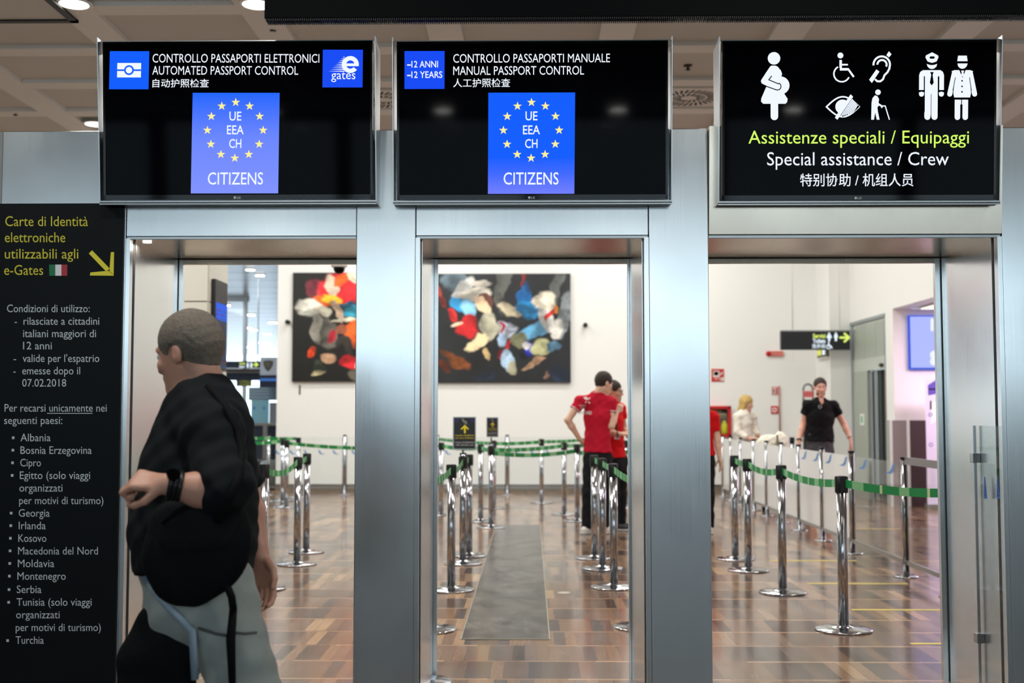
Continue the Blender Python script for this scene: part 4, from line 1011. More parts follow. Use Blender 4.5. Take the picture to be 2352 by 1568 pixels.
# hanging wayfinding sign, fixed to the side wall
YS = 19.02
A, B = at(1793.5, 760.5, YS), at(1953, 803, YS)
t = thing('toilets_sign', ((A.x + B.x) / 2, YS, A.z), 'long black hanging sign with yellow arrow and toilet symbols', 'hanging sign')
MB().box(A.x, B.x, YS, YS + .09, B.z, A.z).build('sign_box', mat('sign_box_black', (22, 26, 31), .35), t, bevel=.004)
MB().box(A.x, 5.24, YS + .01, YS + .08, A.z, A.z + .02).build('top_rail', M_alu, t)
b = MB(); 
for x in (A.x + .2, B.x - .15): b.tube([(x, YS + .045, A.z + .01), (x, YS + .045, HALL_Z)], .008)
b.build('hanger_rod', M_white, t)
g = MB(); i = Ink(g, lambda px, py, lift=1: at(px, py, YS - .001 * lift))
i.text('Servizi', 1867, 1896, 775.5, 9, 1, 1, .03); i.text('Toilets', 1867, 1896, 787, 9, 0, 1, .03); i.text('洗手间', 1865, 1895, 0, 0, 0, 1, .02, box=(789.5, 800))
i.disc(1904.5, 765.5, 2.3, 0); i.poly([(1901, 768), (1908, 768), (1911, 776), (1907, 776), (1907, 783), (1902, 783), (1902, 776), (1898, 776)], 0)
i.disc(1920, 765.5, 2.3, 0); i.poly([(1916, 768), (1924, 768), (1924, 776), (1922.5, 776), (1922.5, 783), (1917.5, 783), (1917.5, 776), (1916, 776)], 0)
i.disc(1903.5, 786, 2, 0); i.stroke([(1903.5, 789), (1903.5, 794), (1908, 794), (1911, 799)], 2.6, 0); i.ring(1903, 796, 3.4, 5.4, 0)
i.stroke([(1930, 775), (1949, 775)], 5, 1); i.stroke([(1940, 766), (1950, 775), (1940, 784)], 5, 1)
g.build('sign_lettering', [mat('sign_lit_white', (232, 246, 255), emit=1.1), mat('sign_lit_yellow', (232, 250, 120), emit=1.0)], t)
# small lit plate on the pilaster cheek
zc0, zc1 = Z(1890, 818, 19.7), Z(1890, 803, 19.7)
t = thing('emergency_light_sign', (4.9, 19.65, zc0), 'small olive lit sign on the pilaster under the hanging black sign', 'lit sign')
MB().box(4.86, 4.899, 19.35, 20.0, zc0 - .02, zc1 + .03).build('sign_case', mat('olive_case', (72, 76, 56), .5), t)
MB().box(4.852, 4.86, 19.72, 19.95, zc0 + .02, zc1).build('lit_arrow', mat('olive_lit', (226, 224, 96), emit=1), t)
MB().box(4.852, 4.86, 19.48, 19.62, zc0 + .02, zc1).build('lit_symbol', mat('sign_lit_white', (232, 246, 255), emit=1.1), t)
MB().box(4.855, 4.899, 19.35, 20.0, zc0 - .035, zc0 - .021).build('diffuser_edge', M_white, t)

# ------------------------------------------------------------------ automatic door in the side wall
M_dgrey = mat('door_grey_green', (160, 168, 156), .4); M_dframe = mat('door_frame_grey', (140, 150, 152), .35, .3); M_dlight = mat('door_pale_grey', (182, 190, 180), .4)
t = bpy.data.objects.new('door_1', None); COL.objects.link(t); t.location = (5.24, 18.3, 0); t['_o'] = (5.24, 18.3, 0); t['kind'] = 'structure'
yd = lambda px: 2700 * 5.24 / (px - 1219)
f = MB(); xo = 5.235
f.box(xo, 5.30, YD1 - .02 - .10, YD1 - .02, 0, ZD - .02).box(xo, 5.30, YD0, YD0 + .04, 0, ZD - .02).box(xo - .01, 5.30, YD0, YD1 - .02, ZD - .05, ZD)
f.build('door_frame', M_dframe, t)
ytop = [yd(p) for p in (1962, 1984, 2009, 2028)]; zq0, zq1 = Z(1990, 822, yd(1990)), ZD - .09
for k in range(3): MB().box(xo + .01, 5.30, ytop[k + 1] + .02, ytop[k] - .02, zq0, zq1).build('transom_panel', M_dgrey, t, bevel=.004)
MB().box(xo + .018, 5.30, YD0 + .04, YD1 - .12, zq0 - .0, ZD - .05).build('transom_backing', M_dlight, t)
yo = yd(1988); zo = Z(1988, 851, yo)
MB().box(xo + .005, 5.30, YD0 + .04, YD1 - .12, zo, zq0).build('operator_cover', M_dlight, t)
MB().box(xo + .005, 5.30, yo, YD1 - .12, 0, zo).build('side_panel', M_dgrey, t)
MB().box(5.32, 5.34, YD0, yo, 0, zo).build('dark_interior', mat('dark_olive', (50, 44, 22), .6), t)
for px0, px1 in ((1991, 1998), (2001, 2010)):
    y1_, y0_ = yd(px0), yd(px1)
    MB().box(5.26, 5.31, y0_, y1_, .01, zo - .02).build('sliding_leaf', mat('leaf_blue_grey', (126, 140, 146), .25, .4), t)
    MB().box(5.258, 5.268, y0_, y0_ + .03, .01, zo - .02).build('leaf_edge', M_black, t)
q = at(2023, 838, yd(2023)); MB().sphere((xo - .01, q.y, q.z), .05, sc=(.7, 1.6, .6)).build('door_sensor', M_black, t)
ys_ = yd(1975); MB().box(xo + .001, xo + .006, ys_ - .11, ys_ + .11, Z(1975, 976, ys_), Z(1975, 950, ys_)).build('notice', M_white, t)
MB().box(xo - .001, xo + .001, ys_ - .05, ys_ + .06, Z(1975, 971, ys_), Z(1975, 955, ys_)).build('notice_green', mat('notice_green_print', (110, 188, 150), .5), t)

# ------------------------------------------------------------------ shop recess on the right: lit screen, strip lamp, roll-up banner
A, B = at(2087, 724, 16.98), at(2296, 848, 16.98)
t = thing('shop_screen', ((A.x + B.x) / 2, 17.05, B.z), 'lilac blue lit screen on the pink wall, cut by the right jamb', 'screen')
MB().box(A.x, B.x, 16.98, 17.035, B.z, A.z).build('screen_body', mat('screen_edge_blue', (40, 90, 240), emit=.8), t, bevel=.004)
MB().box(A.x + .018, B.x - .018, 16.977, 16.98, B.z + .024, A.z - .018).build('screen_face', mat('screen_lilac', (176, 188, 255), emit=1.0), t)
g = MB(); i = Ink(g, lambda px, py, lift=1: at(px, py, 16.975)); i.stroke([(2141, 734), (2141, 757)], 7, 0); i.stroke([(2155, 734), (2155, 757)], 7, 0); i.disc(2146, 815, 10, 0); i.disc(2145, 830, 9, 0); i.rect(2150, 812, 2270, 832, 0); g.build('screen_glyph', E_white, t)
q0, q1 = fl(2102, 706, ZS - .01), None
t = thing('strip_lamp', (6.0, 16.4, ZS), 'bright strip lamp under the shop ceiling at the right', 'strip lamp')
yl1 = 2700 * 5.62 / (2101 - 1219); MB().box(5.55, 8.0, 16.0, 16.75, ZS - .034, ZS - .012).build('lamp_panel', mat('strip_glow', (255, 244, 224), emit=1.6), t)
MB().box(5.52, 8.03, 15.97, 16.78, ZS - .022, ZS - .008).build('lamp_tray', M_white, t)
Yb = 16.5; A, B = at(2124.5, 868, Yb), at(2230, 1160, Yb)
t = thing('roll_up_banner', ((A.x + B.x) / 2, Yb, 0), 'pale lilac roll up banner with violet print beside the pink wall', 'banner')
MB().box(A.x, B.x, Yb, Yb + .004, .08, A.z).build('banner_sheet', mat('banner_lilac', (222, 214, 232), .5), t)
MB().box(A.x - .02, B.x + .02, Yb - .08, Yb + .08, 0, .08).build('banner_base', M_alu, t, bevel=.006)
MB().tube([((A.x + B.x) / 2, Yb + .03, .06), ((A.x + B.x) / 2, Yb + .03, A.z)], .012).build('support_rod', M_alu, t)
g = MB(); i = Ink(g, lambda px, py, lift=1: at(px, py, Yb - .0015))
i.poly([(2131, 884), (2150, 872), (2170, 880), (2170, 900), (2132, 908)], 0); i.rect(2131, 892, 2170, 895, 1); i.ring(2137, 952, 3, 4.6, 0); i.ring(2138, 1021, 3, 4.6, 0); i.rect(2136, 920, 2140, 940, 2); i.poly([(2139, 922), (2160, 922), (2150, 968), (2137, 975)], 1)
g.build('banner_print', [mat('violet_print', (92, 76, 168), .5), M_white, M_black], t)

# grey hooped stand with a red notice behind the black shirted man
Yh = 18.4; t = thing('hooped_notice_stand', fl(1857, 947 + 3631 / Yh), 'grey hooped stand with red white notice behind the black shirted man', 'notice stand')
b = MB(); xc, xd = X(1845, 900, Yh), X(1867, 900, Yh); zt = Z(1856, 882, Yh); r = .05
b.tube([(xc, Yh, .02), (xc, Yh, zt - .07), (xc + .02, Yh, zt - .02), (xc + .06, Yh, zt), (xd - .06, Yh, zt), (xd - .02, Yh, zt - .02), (xd, Yh, zt - .07), (xd, Yh, .02)], .018); b.build('hoop_frame', mat('hoop_grey', (120, 128, 122), .4), t)
MB().box(xc - .06, xd + .06, Yh - .12, Yh + .12, 0, .03).build('base_plate', M_black, t)
A, B = at(1844, 897, Yh), at(1868, 913, Yh); MB().box(A.x, B.x, Yh - .03, Yh - .018, B.z, A.z).build('notice_plate', mat('notice_pale_red', (228, 176, 172), .5), t)
g = MB(); i = Ink(g, lambda px, py, lift=1: at(px, py, Yh - .032)); [i.rect(1846 + k * 6, 899, 1850 + k * 6, 911, 0) for k in range(4)]; g.build('notice_print', M_fr, t)
MB().box(A.x, B.x, Yh - .05, Yh - .016, .25, B.z - .03).build('lower_panel', M_black, t)

# pale suitcase with a cream bag on top, behind the glass
Yc = 16.2; q = fl(1776, 947 + 3631 / Yc); 
t = thing('suitcase', q, 'white upright suitcase behind the milky glass, cream bag on top', 'suitcase')
MB().box(q.x - .22, q.x + .22, Yc - .13, Yc + .13, .06, .80).build('suitcase_shell', M_white, t, bevel=.05)
b = MB(); 
for sx in (-.16, .16):
    for sy in (-.08, .08): b.lathe([(.035, -.012), (.035, .012)], (q.x + sx, Yc + sy, .035), 14, axis='x')
b.build('caster', M_rubber, t)
# ------------------------------------------------------------------ cream column with flight screen, and the booths beyond the opening
xcol = X(475, 947, 12.0); ycol = 2700 * -xcol / (1219 - 517)
zs = Z(455, 692, 12.0)
c = MB(); g_ = .006
c.box(xcol - 1.3, xcol, 12.0, ycol, 0, zs - g_, 0).box(xcol - 1.3, xcol, 12.0, ycol, zs + g_, HALL_Z, 0).box(xcol - 1.28, xcol - .008, 12.008, ycol - .01, zs - g_, zs + g_, 1)
c.box(xcol - .012, xcol + .001, 11.998, 12.004, 0, HALL_Z, 2)
struct(c.build('wall_column', [M_cream, M_groove, mat('cream_joint', (176, 172, 150), .5)]))
ya, yb = 12.10, 12.58; z1, z0 = Z(485, 640, ya), Z(485, 850, ya)
t = thing('flight_information_screen', (xcol, ya, z0), 'black flight screen seen edge on, on the side of the cream column', 'flight screen')
MB().box(xcol + .001, xcol + .045, ya, yb, z0, z1).build('screen_case', M_black, t, bevel=.003)
g = MB().box(xcol + .046, xcol + .047, ya + .02, yb - .02, z1 - .42, z1 - .24, 0); k = 0
z = z1 - .28
while z > z0 + .05:
    z -= .045
    for j in range(5):
        random.random(); g.box(xcol + .0465, xcol + .0475, ya + .04 + j * .085, ya + .04 + j * .085 + random.uniform(.03, .07), z, z + .018, random.choice((1, 1, 2)))
g.build('flight_rows', [mat('flight_blue', (36, 92, 226), emit=1), mat('flight_row_blue', (44, 96, 150), emit=.8), mat('flight_row_red', (120, 50, 110), emit=.7)], t)
def fb(mb, x0, y0, x1, y1, Y, d, m=0):
    A, B = at(x0, y0, Y), at(x1, y1, Y); mb.box(A.x, B.x, Y, Y + d, B.z, A.z, m)
# far wayfinding sign on a portal beam
YF = 22.6
t = thing('far_wayfinding_sign', at(550, 846, YF), 'far black sign with yellow and white marks in the opening at left', 'hanging sign')
b = MB(); fb(b, 470, 829, 597, 845, YF, .12); b.build('sign_box', mat('far_sign_navy', (12, 40, 62), .4), t)
g = MB(); i = Ink(g, lambda px, py, lift=1: at(px, py, YF - .002 * lift))
i.text('Uscita', 550, 563, 836.5, 5, 1, 1, .03); i.text('Exit', 550, 562, 844, 5, 0, 1, .03)
for x in (569, 577): i.disc(x, 834, 2, 0); i.rect(x - 2.4, 836, x + 2.4, 843.5, 0)
i.stroke([(582, 837), (592, 837)], 3, 1); i.stroke([(587, 832.5), (592, 837), (587, 841.5)], 3, 1)
g.build('sign_lettering', [mat('sign_lit_white', (232, 246, 255), emit=1.1), mat('sign_lit_yellow', (232, 250, 120), emit=1)], t)
b = MB(); A = at(560, 829, YF)
for px in (500, 590): q = at(px, 829, YF); b.tube([(q.x, YF + .06, q.z), (q.x, YF + .06, 4.0)], .012)
b.build('hanger_rod', M_alu, t)
# passport booth: navy cabin with pale fascia
t = thing('control_booth', fl(620, 947 + 3631 / 22.3), 'navy and glass control booth with a dark shield emblem, far left', 'booth')
YB2 = 22.0
b = MB(); fb(b, 598, 820, 700, 861, YB2, .3); b.build('fascia_panel', mat('booth_fascia', (172, 184, 200), .4), t)
b = MB(); fb(b, 470, 846, 597, 855, YB2 + .9, .3); b.build('cornice', mat('booth_cornice', (120, 112, 108), .3, .7), t)
b = MB(); fb(b, 596, 861, 700, 889, YB2 + .02, .3); b.build('navy_band', mat('booth_navy', (14, 34, 58), .35), t)
b = MB(); fb(b, 512, 856, 596, 873, YB2 + .95, .2); b.build('navy_band', mat('booth_navy', (14, 34, 58), .35), t)
b = MB(); fb(b, 597, 869, 690, 874.5, YB2 - .004, .02); b.build('light_strip', mat('booth_blue_strip', (66, 120, 200), emit=.8), t)
g = MB(); i = Ink(g, lambda px, py, lift=1: at(px, py, YB2 - .004 * lift)); i.poly([(604.5, 829), (616, 827), (627.5, 829), (627, 837), (622, 847), (615.5, 853), (609, 847), (605, 837)], 0)
i.poly([(609, 832), (616, 830.5), (623, 832), (622, 838), (616, 847), (610, 838)], 1, 2); g.build('shield_emblem', [mat('shield_dark', (62, 64, 58), .5), mat('shield_line', (84, 86, 76), .5)], t)
b = MB(); fb(b, 571, 889, 640, 919, YB2 + .6, .04)
for k in range(4): fb(b, 571, 893 + k * 7, 640, 894.5 + k * 7, YB2 + .58, .02, 1)
b.build('louvre_panel', [mat('booth_louvre', (150, 172, 188), .35, .3), mat('booth_louvre_dark', (108, 132, 150), .5)], t)
b = MB(); fb(b, 577, 919, 617, 974, YB2 + .3, .02); b.build('glass_door', mat('booth_glass_cyan', (128, 178, 196), .15), t)
g = MB(); i = Ink(g, lambda px, py, lift=1: at(px, py, YB2 + .296)); 
for x in (584, 606): i.poly([(x - 3, 938), (x, 932), (x + 3, 938), (x + 1, 938), (x + 1, 941), (x - 1, 941), (x - 1, 938)], 0)
g.build('door_arrow', mat('booth_blue', (24, 110, 196), .5), t)
b = MB(); fb(b, 619, 924, 650, 974, YB2 + .2, .3); b.build('grey_cabinet', mat('booth_cabinet', (112, 122, 130), .4), t)
b = MB(); fb(b, 540, 971, 640, 977, YB2 + .1, .06); fb(b, 604, 977, 612, 1120, YB2 + .12, .04); fb(b, 585, 1055, 640, 1059, YB2 + .12, .03); b.build('rail_frame', M_alu, t)
b = MB(); fb(b, 470, 977, 640, 1110, YB2 + .5, .05); b.build('lower_panel', mat('booth_lower_dark', (52, 60, 76), .3), t)
g = MB(); i = Ink(g, lambda px, py, lift=1: at(px, py, YB2 + .94)); i.rect(543, 873, 578, 887, 1, 0); i.text('CONTROLLO', 549, 576, 878.5, 4.5, 0, 2); i.text('PASSAPORTI', 549, 576, 885.5, 4.5, 0, 2); g.build('yellow_notice', [mat('far_notice_yellow', (206, 206, 70), emit=.8), mat('booth_navy', (14, 34, 58), .35)], t)
# grey bin at the end of the white wall
q = fl(618, 1122); t = thing('waste_bin', q, 'grey round waste bin beside the end of the white wall, far left', 'bin')
MB().lathe([(.15, .03), (.16, .05), (.165, .42), (.15, .47), (.10, .5), (0, .5)], q, 24).build('bin_body', mat('bin_grey', (120, 126, 122), .35), t)
MB().lathe([(.165, 0), (.165, .05)], q, 24).build('bin_foot', M_rubber, t)
# far hall downlights
for k, (px, py) in enumerate(((575, 618), (597, 631), (519, 700), (576, 722), (626, 740), (569, 752), (584, 757), (614, 766), (604, 786), (616, 789), (572, 796))):
    q = fl(px, py, 3.99); t = thing('far_ceiling_light', q, 'one of the small round lights in the far slatted ceiling', 'ceiling light', 'round lights in the far slatted ceiling')
    r = .09 * q.y / 24
    MB().lathe([(r * 1.2, .0), (r * 1.2, -.01), (r, -.012)], q, 18).build('lamp_ring', M_alu, t); MB().lathe([(r, -.02), (r, -.012)], q, 18).build('lamp', M_lamp, t)
# ------------------------------------------------------------------ people: smooth bodies from blended volumes
def smin(a, b, k):
    if k <= 0: return np.minimum(a, b)
    h = np.clip(.5 + .5 * (b - a) / k, 0, 1); return b + (a - b) * h - k * h * (1 - h)
class Sdf:
    """list of volumes; op 'u' blend in, 's' carve out, 'x' keep only inside"""
    def __init__(s): s.p = []
    def rc(s, a, b, r1, r2, k=.02, flat=None, capb=False, capa=False, op='u'):
        a, b = np.array(a, float), np.array(b, float); s.p.append(('rc', a, b, r1, r2, flat, capb, capa, k, op)); return s
    def chain(s, pts, rs, k=.02, **kw):
        for i in range(len(pts) - 1): s.rc(pts[i], pts[i + 1], rs[i], rs[i + 1], k, **kw)
        return s
    def el(s, c, r, k=.02, R=None, op='u'):
        s.p.append(('el', np.array(c, float), np.array(r, float), None if R is None else np.array(R, float), k, op)); return s
    def plane(s, pnt, n, op='x'):
        """keep the side the normal points away from"""
        s.p.append(('pl', np.array(pnt, float), np.array(n, float) / np.linalg.norm(n), op)); return s
    def inflate(s, d):
        o = Sdf()
        for q in s.p:
            q = list(q)
            if q[0] == 'rc': q[3] += d; q[4] += d
            if q[0] == 'el': q[2] = q[2] + d
            o.p.append(tuple(q))
        return o
    def mesh(s, h, wrinkle=None):
        lo, hi = np.full(3, 1e9), np.full(3, -1e9)
        for q in s.p:
            if q[0] == 'rc' and q[9] == 'u':
                r = max(q[3], q[4]) + .02; lo = np.minimum(lo, np.minimum(q[1], q[2]) - r); hi = np.maximum(hi, np.maximum(q[1], q[2]) + r)
            if q[0] == 'el' and q[5] == 'u':
                r = q[2].max() + .02; lo = np.minimum(lo, q[1] - r); hi = np.maximum(hi, q[1] + r)
        lo -= 2 * h; n = np.ceil((hi - lo) / h).astype(int) + 3
        D = np.full(n, 1.0, np.float32); ax = [lo[i] + h * np.arange(n[i]) for i in range(3)]
        for q in s.p:
            if q[0] == 'pl':
                X_, Y_, Z_ = np.meshgrid(*ax, indexing='ij', sparse=True)
                d = (X_ - q[1][0]) * q[2][0] + (Y_ - q[1][1]) * q[2][1] + (Z_ - q[1][2]) * q[2][2]; D = np.maximum(D, d.astype(np.float32)); continue
            if q[0] == 'rc': mn, mx, m = np.minimum(q[1], q[2]), np.maximum(q[1], q[2]), max(q[3], q[4]) + max(q[8], 0) + 3 * h + .01
            else: mn = mx = q[1]; m = q[2].max() + max(q[4], 0) + 3 * h + .01
            i0 = np.clip(np.floor((mn - m - lo) / h).astype(int), 0, n - 1); i1 = np.clip(np.ceil((mx + m - lo) / h).astype(int) + 1, 1, n)
            sl = tuple(slice(i0[i], i1[i]) for i in range(3))
            P = np.stack(np.meshgrid(*[ax[i][sl[i]] for i in range(3)], indexing='ij'), -1)
            if q[0] == 'rc':
                _, a, b, r1, r2, flat, capb, capa, k, op = q
                ba = b - a; L2 = max(ba @ ba, 1e-9); t = np.clip(((P - a) @ ba) / L2, 0, 1); v = P - a - t[..., None] * ba
                if flat is not None:
                    nn = np.array(flat[0], float); nn /= np.linalg.norm(nn); c = v @ nn; v = v + (c * (1 / flat[1] - 1))[..., None] * nn
                d = np.linalg.norm(v, axis=-1) - (r1 + (r2 - r1) * t)
                u = ba / math.sqrt(L2)
                if capb: d = np.maximum(d, (P - b) @ u)
                if capa: d = np.maximum(d, -((P - a) @ u))
            else:
                _, c, r, R, k, op = q
                v = P - c
                if R is not None: v = v @ R      # columns of R are the axes
                k0 = np.linalg.norm(v / r, axis=-1); k1 = np.linalg.norm(v / (r * r), axis=-1); d = k0 * (k0 - 1) / np.maximum(k1, 1e-9)
            d = d.astype(np.float32)
            if op == 'u': D[sl] = smin(D[sl], d, k)
            elif op == 's': D[sl] = -smin(-D[sl], d, k)
        if wrinkle:
            amp, fr, seed = wrinkle; X_, Y_, Z_ = np.meshgrid(*ax, indexing='ij', sparse=True)
            w = np.sin(fr * (Z_ + .55 * X_) + 2.2 * np.sin(fr * .31 * (X_ - Y_) + seed)) * np.sin(fr * .43 * (X_ + Y_ + .4 * Z_) + seed) + .5 * np.sin(fr * 1.7 * (Z_ - .7 * X_ + .5 * Y_) + seed * 2)
            D = D + (amp * w).astype(np.float32)
        return nets(D, lo, h)
def nets(D, lo, h):
    ins = D < 0; nx, ny, nz = (k - 1 for k in D.shape)
    cnt = np.zeros((nx, ny, nz), np.int8)
    for i in (0, 1):
        for j in (0, 1):
            for k in (0, 1): cnt += ins[i:i + nx, j:j + ny, k:k + nz]
    act = (cnt > 0) & (cnt < 8); idx = np.full(act.shape, -1, np.int64); idx[act] = np.arange(act.sum())
    cells = np.argwhere(act); acc = np.zeros((len(cells), 3)); num = np.zeros(len(cells))
    C = [(i, j, k) for i in (0, 1) for j in (0, 1) for k in (0, 1)]
    for a in C:
        for b in C:
            if sum(b) - sum(a) == 1 and all(b[t] >= a[t] for t in range(3)):
                da = D[cells[:, 0] + a[0], cells[:, 1] + a[1], cells[:, 2] + a[2]]; db = D[cells[:, 0] + b[0], cells[:, 1] + b[1], cells[:, 2] + b[2]]
                m = (da < 0) != (db < 0); t = np.where(m, da / np.where(m, da - db, 1), 0)
                p = np.array(a) + t[:, None] * (np.array(b) - np.array(a)); acc[m] += p[m]; num[m] += 1
    V = lo + h * (cells + acc / num[:, None])
    F = []
    for ax_ in range(3):
        u, v = (ax_ + 1) % 3, (ax_ + 2) % 3
        s0 = [slice(None)] * 3; s1 = [slice(None)] * 3; s0[ax_] = slice(0, D.shape[ax_] - 1); s1[ax_] = slice(1, None)
        A, B = ins[tuple(s0)], ins[tuple(s1)]; e = np.argwhere(A != B)
        e = e[(e[:, u] > 0) & (e[:, v] > 0) & (e[:, u] < D.shape[u] - 1) & (e[:, v] < D.shape[v] - 1)]
        fw = A[e[:, 0], e[:, 1], e[:, 2]]
        def cell(du, dv):
            q = e.copy(); q[:, u] += du; q[:, v] += dv; return idx[q[:, 0], q[:, 1], q[:, 2]]
        q = np.stack([cell(-1, -1), cell(0, -1), cell(0, 0), cell(-1, 0)], 1); q[~fw] = q[~fw][:, ::-1]; F.append(q)
    return V, np.concatenate(F)
def sobj(name, sdf, h, m, parent, wrinkle=None):
    V, F = sdf.mesh(h, wrinkle) if isinstance(sdf, Sdf) else sdf
    org = np.array(parent.get('_o')) if parent is not None else np.zeros(3)
    me = bpy.data.meshes.new(name); me.from_pydata((V - org).tolist(), [], F.tolist()); me.materials.append(m)
    me.polygons.foreach_set('use_smooth', [True] * len(me.polygons)); me.update()
    o = bpy.data.objects.new(name, me); COL.objects.link(o)
    if parent is not None: o.parent = parent; o['_o'] = tuple(org)
    return o
class Frame:
    def __init__(s, c, f, u=(0, 0, 1), k=1.0):
        s.c = Vector(c); s.f = Vector(f).normalized(); s.r = s.f.cross(Vector(u)).normalized(); s.u = s.r.cross(s.f).normalized(); s.k = k
    def p(s, x, y, z): return s.c + (s.r * x + s.f * y + s.u * z) * s.k
    def R(s): return np.array([s.r[:], s.f[:], s.u[:]]).T
def head_sdf(S, H, k=1.0, slim=1.0):
    R = H.R(); q = H.k
    def el(c, r, kk=.02, op='u'): S.el(H.p(*c), np.array(r) * q, kk * q, R, op)
    def rc(a, b, r1, r2, kk=.012, op='u'): S.rc(H.p(*a), H.p(*b), r1 * q, r2 * q, kk * q, op=op)
    el((0, -.012, .036), (.075 * slim, .094, .083)); el((0, .030, -.028), (.062 * slim, .064, .085), .03); el((0, .040, -.082), (.044 * slim, .048, .036), .025); rc((-.012, .078, -.100), (.012, .078, -.100), .017, .017, .02)
    rc((-.036, .080, .022), (.036, .080, .022), .012, .012, .015); el((-.036, .072, -.028), (.022, .02, .02), .02); el((.036, .072, -.028), (.022, .02, .02), .02)
    for s_ in (-1, 1): el((s_ * .031, .099, .002), (.016, .012, .010), .012, 's')
    rc((0, .090, .010), (0, .112, -.034), .008, .013, .012); el((-.013, .100, -.038), (.009, .010, .008), .008); el((.013, .100, -.038), (.009, .010, .008), .008)
    rc((-.020, .091, -.062), (.020, .091, -.062), .0075, .0075, .006); rc((-.017, .088, -.075), (.017, .088, -.075), .0085, .0085, .006)
    for s_ in (-1, 1):
        el((s_ * .077 * slim, -.014, -.010), (.010, .019, .031), .010); el((s_ * .088 * slim, -.008, -.004), (.006, .010, .018), .006, 's')
def eyes(H, parent):
    w = MB()
    for s_ in (-1, 1):
        w.sphere(H.p(s_ * .031, .0835, .002), .0115 * H.k, 12, 0); w.sphere(H.p(s_ * .031, .0895, .002), .0066 * H.k, 10, 1)
    w.build('eyes', [mat('eye_white', (225, 220, 214), .3), mat('eye_dark', (40, 28, 20), .3)], parent)
def short_hair(H, g=.011, front=.070, low=-.055, k=1.0):
    S = Sdf(); R = H.R(); q = H.k
    S.el(H.p(0, -.014, .038), np.array((.075 + g, .094 + g, .083 + g)) * q, 0, R); S.rc(H.p(0, -.055, .0), H.p(0, -.045, -.06), .060 * q, .045 * q, .03)
    S.el(H.p(0, .105, -.035), np.array((.075, .085, front + .02)) * q, .01, R, 's')
    for s_ in (-1, 1): S.el(H.p(s_ * .085, .005, -.03), np.array((.03, .026, .05)) * q, .008, R, 's')
    S.plane(H.p(0, 0, low), -H.u)
    return S
def hand(S, w, d, n, curl=.35, thumb=1, k=1.0, spread=.12, fist=False):
    """w wrist, d towards the fingers, n back of the hand, thumb +1/-1 the side across d x n it leaves from"""
    w, d, n = Vector(w), Vector(d).normalized(), Vector(n); n = (n - d * n.dot(d)).normalized(); s = d.cross(n).normalized() * thumb
    P = lambda a, b, c: w + (d * a + s * b + n * c) * k
    S.rc(w - d * .02 * k, P(.02, 0, 0), .027 * k, .027 * k, .012, (n, .75))
    for j, b in enumerate((.028, .010, -.009, -.027)): S.rc(P(.018, b * .62, 0), P(.088 - .004 * abs(j - 1), b, .002), .0145 * k, .0115 * k, .010, (n, .9))
    lens = ((.040, .026, .020), (.044, .029, .021), (.041, .027, .020), (.032, .021, .018))
    for j, b in enumerate((.029, .0105, -.0095, -.028)):
        p = P(.088 - .004 * abs(j - 1), b, .002); a = curl * (.55 + .15 * j); off = s * (b * spread / .03 * .5); r = .0098 * (1, 1.03, .98, .86)[j]
        for i, L in enumerate(lens[j]):
            dd = (d * math.cos(a) - n * math.sin(a) + off * (1 if i == 0 else .4)).normalized(); q = p + dd * L * k
            S.rc(p, q, r * (1, .93, .86)[i] * k, r * (.95, .88, .76)[i] * k, .0025); p = q; a += curl * (1.25 if fist else .85)
    p = P(.022, .026, -.004); a = .75
    for L, r0, r1 in ((.040, .0145, .0120), (.032, .0112, .0104), (.026, .0102, .0082)):
        dd = (d * math.cos(a) + s * math.sin(a) - n * (.30 + .25 * curl)).normalized(); q = p + dd * L * k; S.rc(p, q, r0 * k, r1 * k, .004); p = q; a -= .30 + .25 * curl
def shoe(A, d, m, parent, k=1.0, sole=None):
    """A point on the floor under the ankle, d where the toes point"""
    d = Vector((d[0], d[1], 0)).normalized(); A = Vector((A[0], A[1], 0)); S = Sdf()
    S.rc(A - d * .045 * k + Vector((0, 0, .045)), A + d * .13 * k + Vector((0, 0, .036)), .043 * k, .038 * k, .03, ((0, 0, 1), .95)); S.rc(A + Vector((0, 0, .06)), A + Vector((0, 0, .105)), .042 * k, .040 * k, .03)
    S.plane((0, 0, .012), (0, 0, -1)); o = sobj('shoe', S, .008, m, parent)
    S = Sdf(); S.rc(A - d * .05 * k + Vector((0, 0, .02)), A + d * .135 * k + Vector((0, 0, .02)), .045 * k, .041 * k, .0); S.plane((0, 0, .0), (0, 0, -1)); S.plane((0, 0, .02), (0, 0, 1))
    sobj('sole', S, .007, sole or mat('sole_white', (214, 212, 206), .6), o)
def decal(name, draw, target, mats, parent, Y):
    """lettering laid on a garment: traced towards it along the view depth"""
    g = MB(); draw(Ink(g, lambda px, py, lift=1: at(px, py, Y)))
    dg = bpy.context.evaluated_depsgraph_get(); bv = BVHTree.FromObject(target, dg); o = Vector(parent['_o'])
    for k, v in enumerate(g.v):
        d = (v - Vector((0, 0, EYE))).normalized(); hit = bv.ray_cast(Vector((0, 0, EYE)) + d * (v.y - 1.2) / d.y - o, d)
        if hit[0] is not None: g.v[k] = hit[0] + o - d * .004
    return g.build(name, mats, parent)
def skin(name, rgb): return mat(name, rgb, .5, noise=(14, .10))
def cloth(name, rgb, rough=.85): return mat(name, rgb, rough, noise=(30, .12), bump=(900, .12), spec=.2)

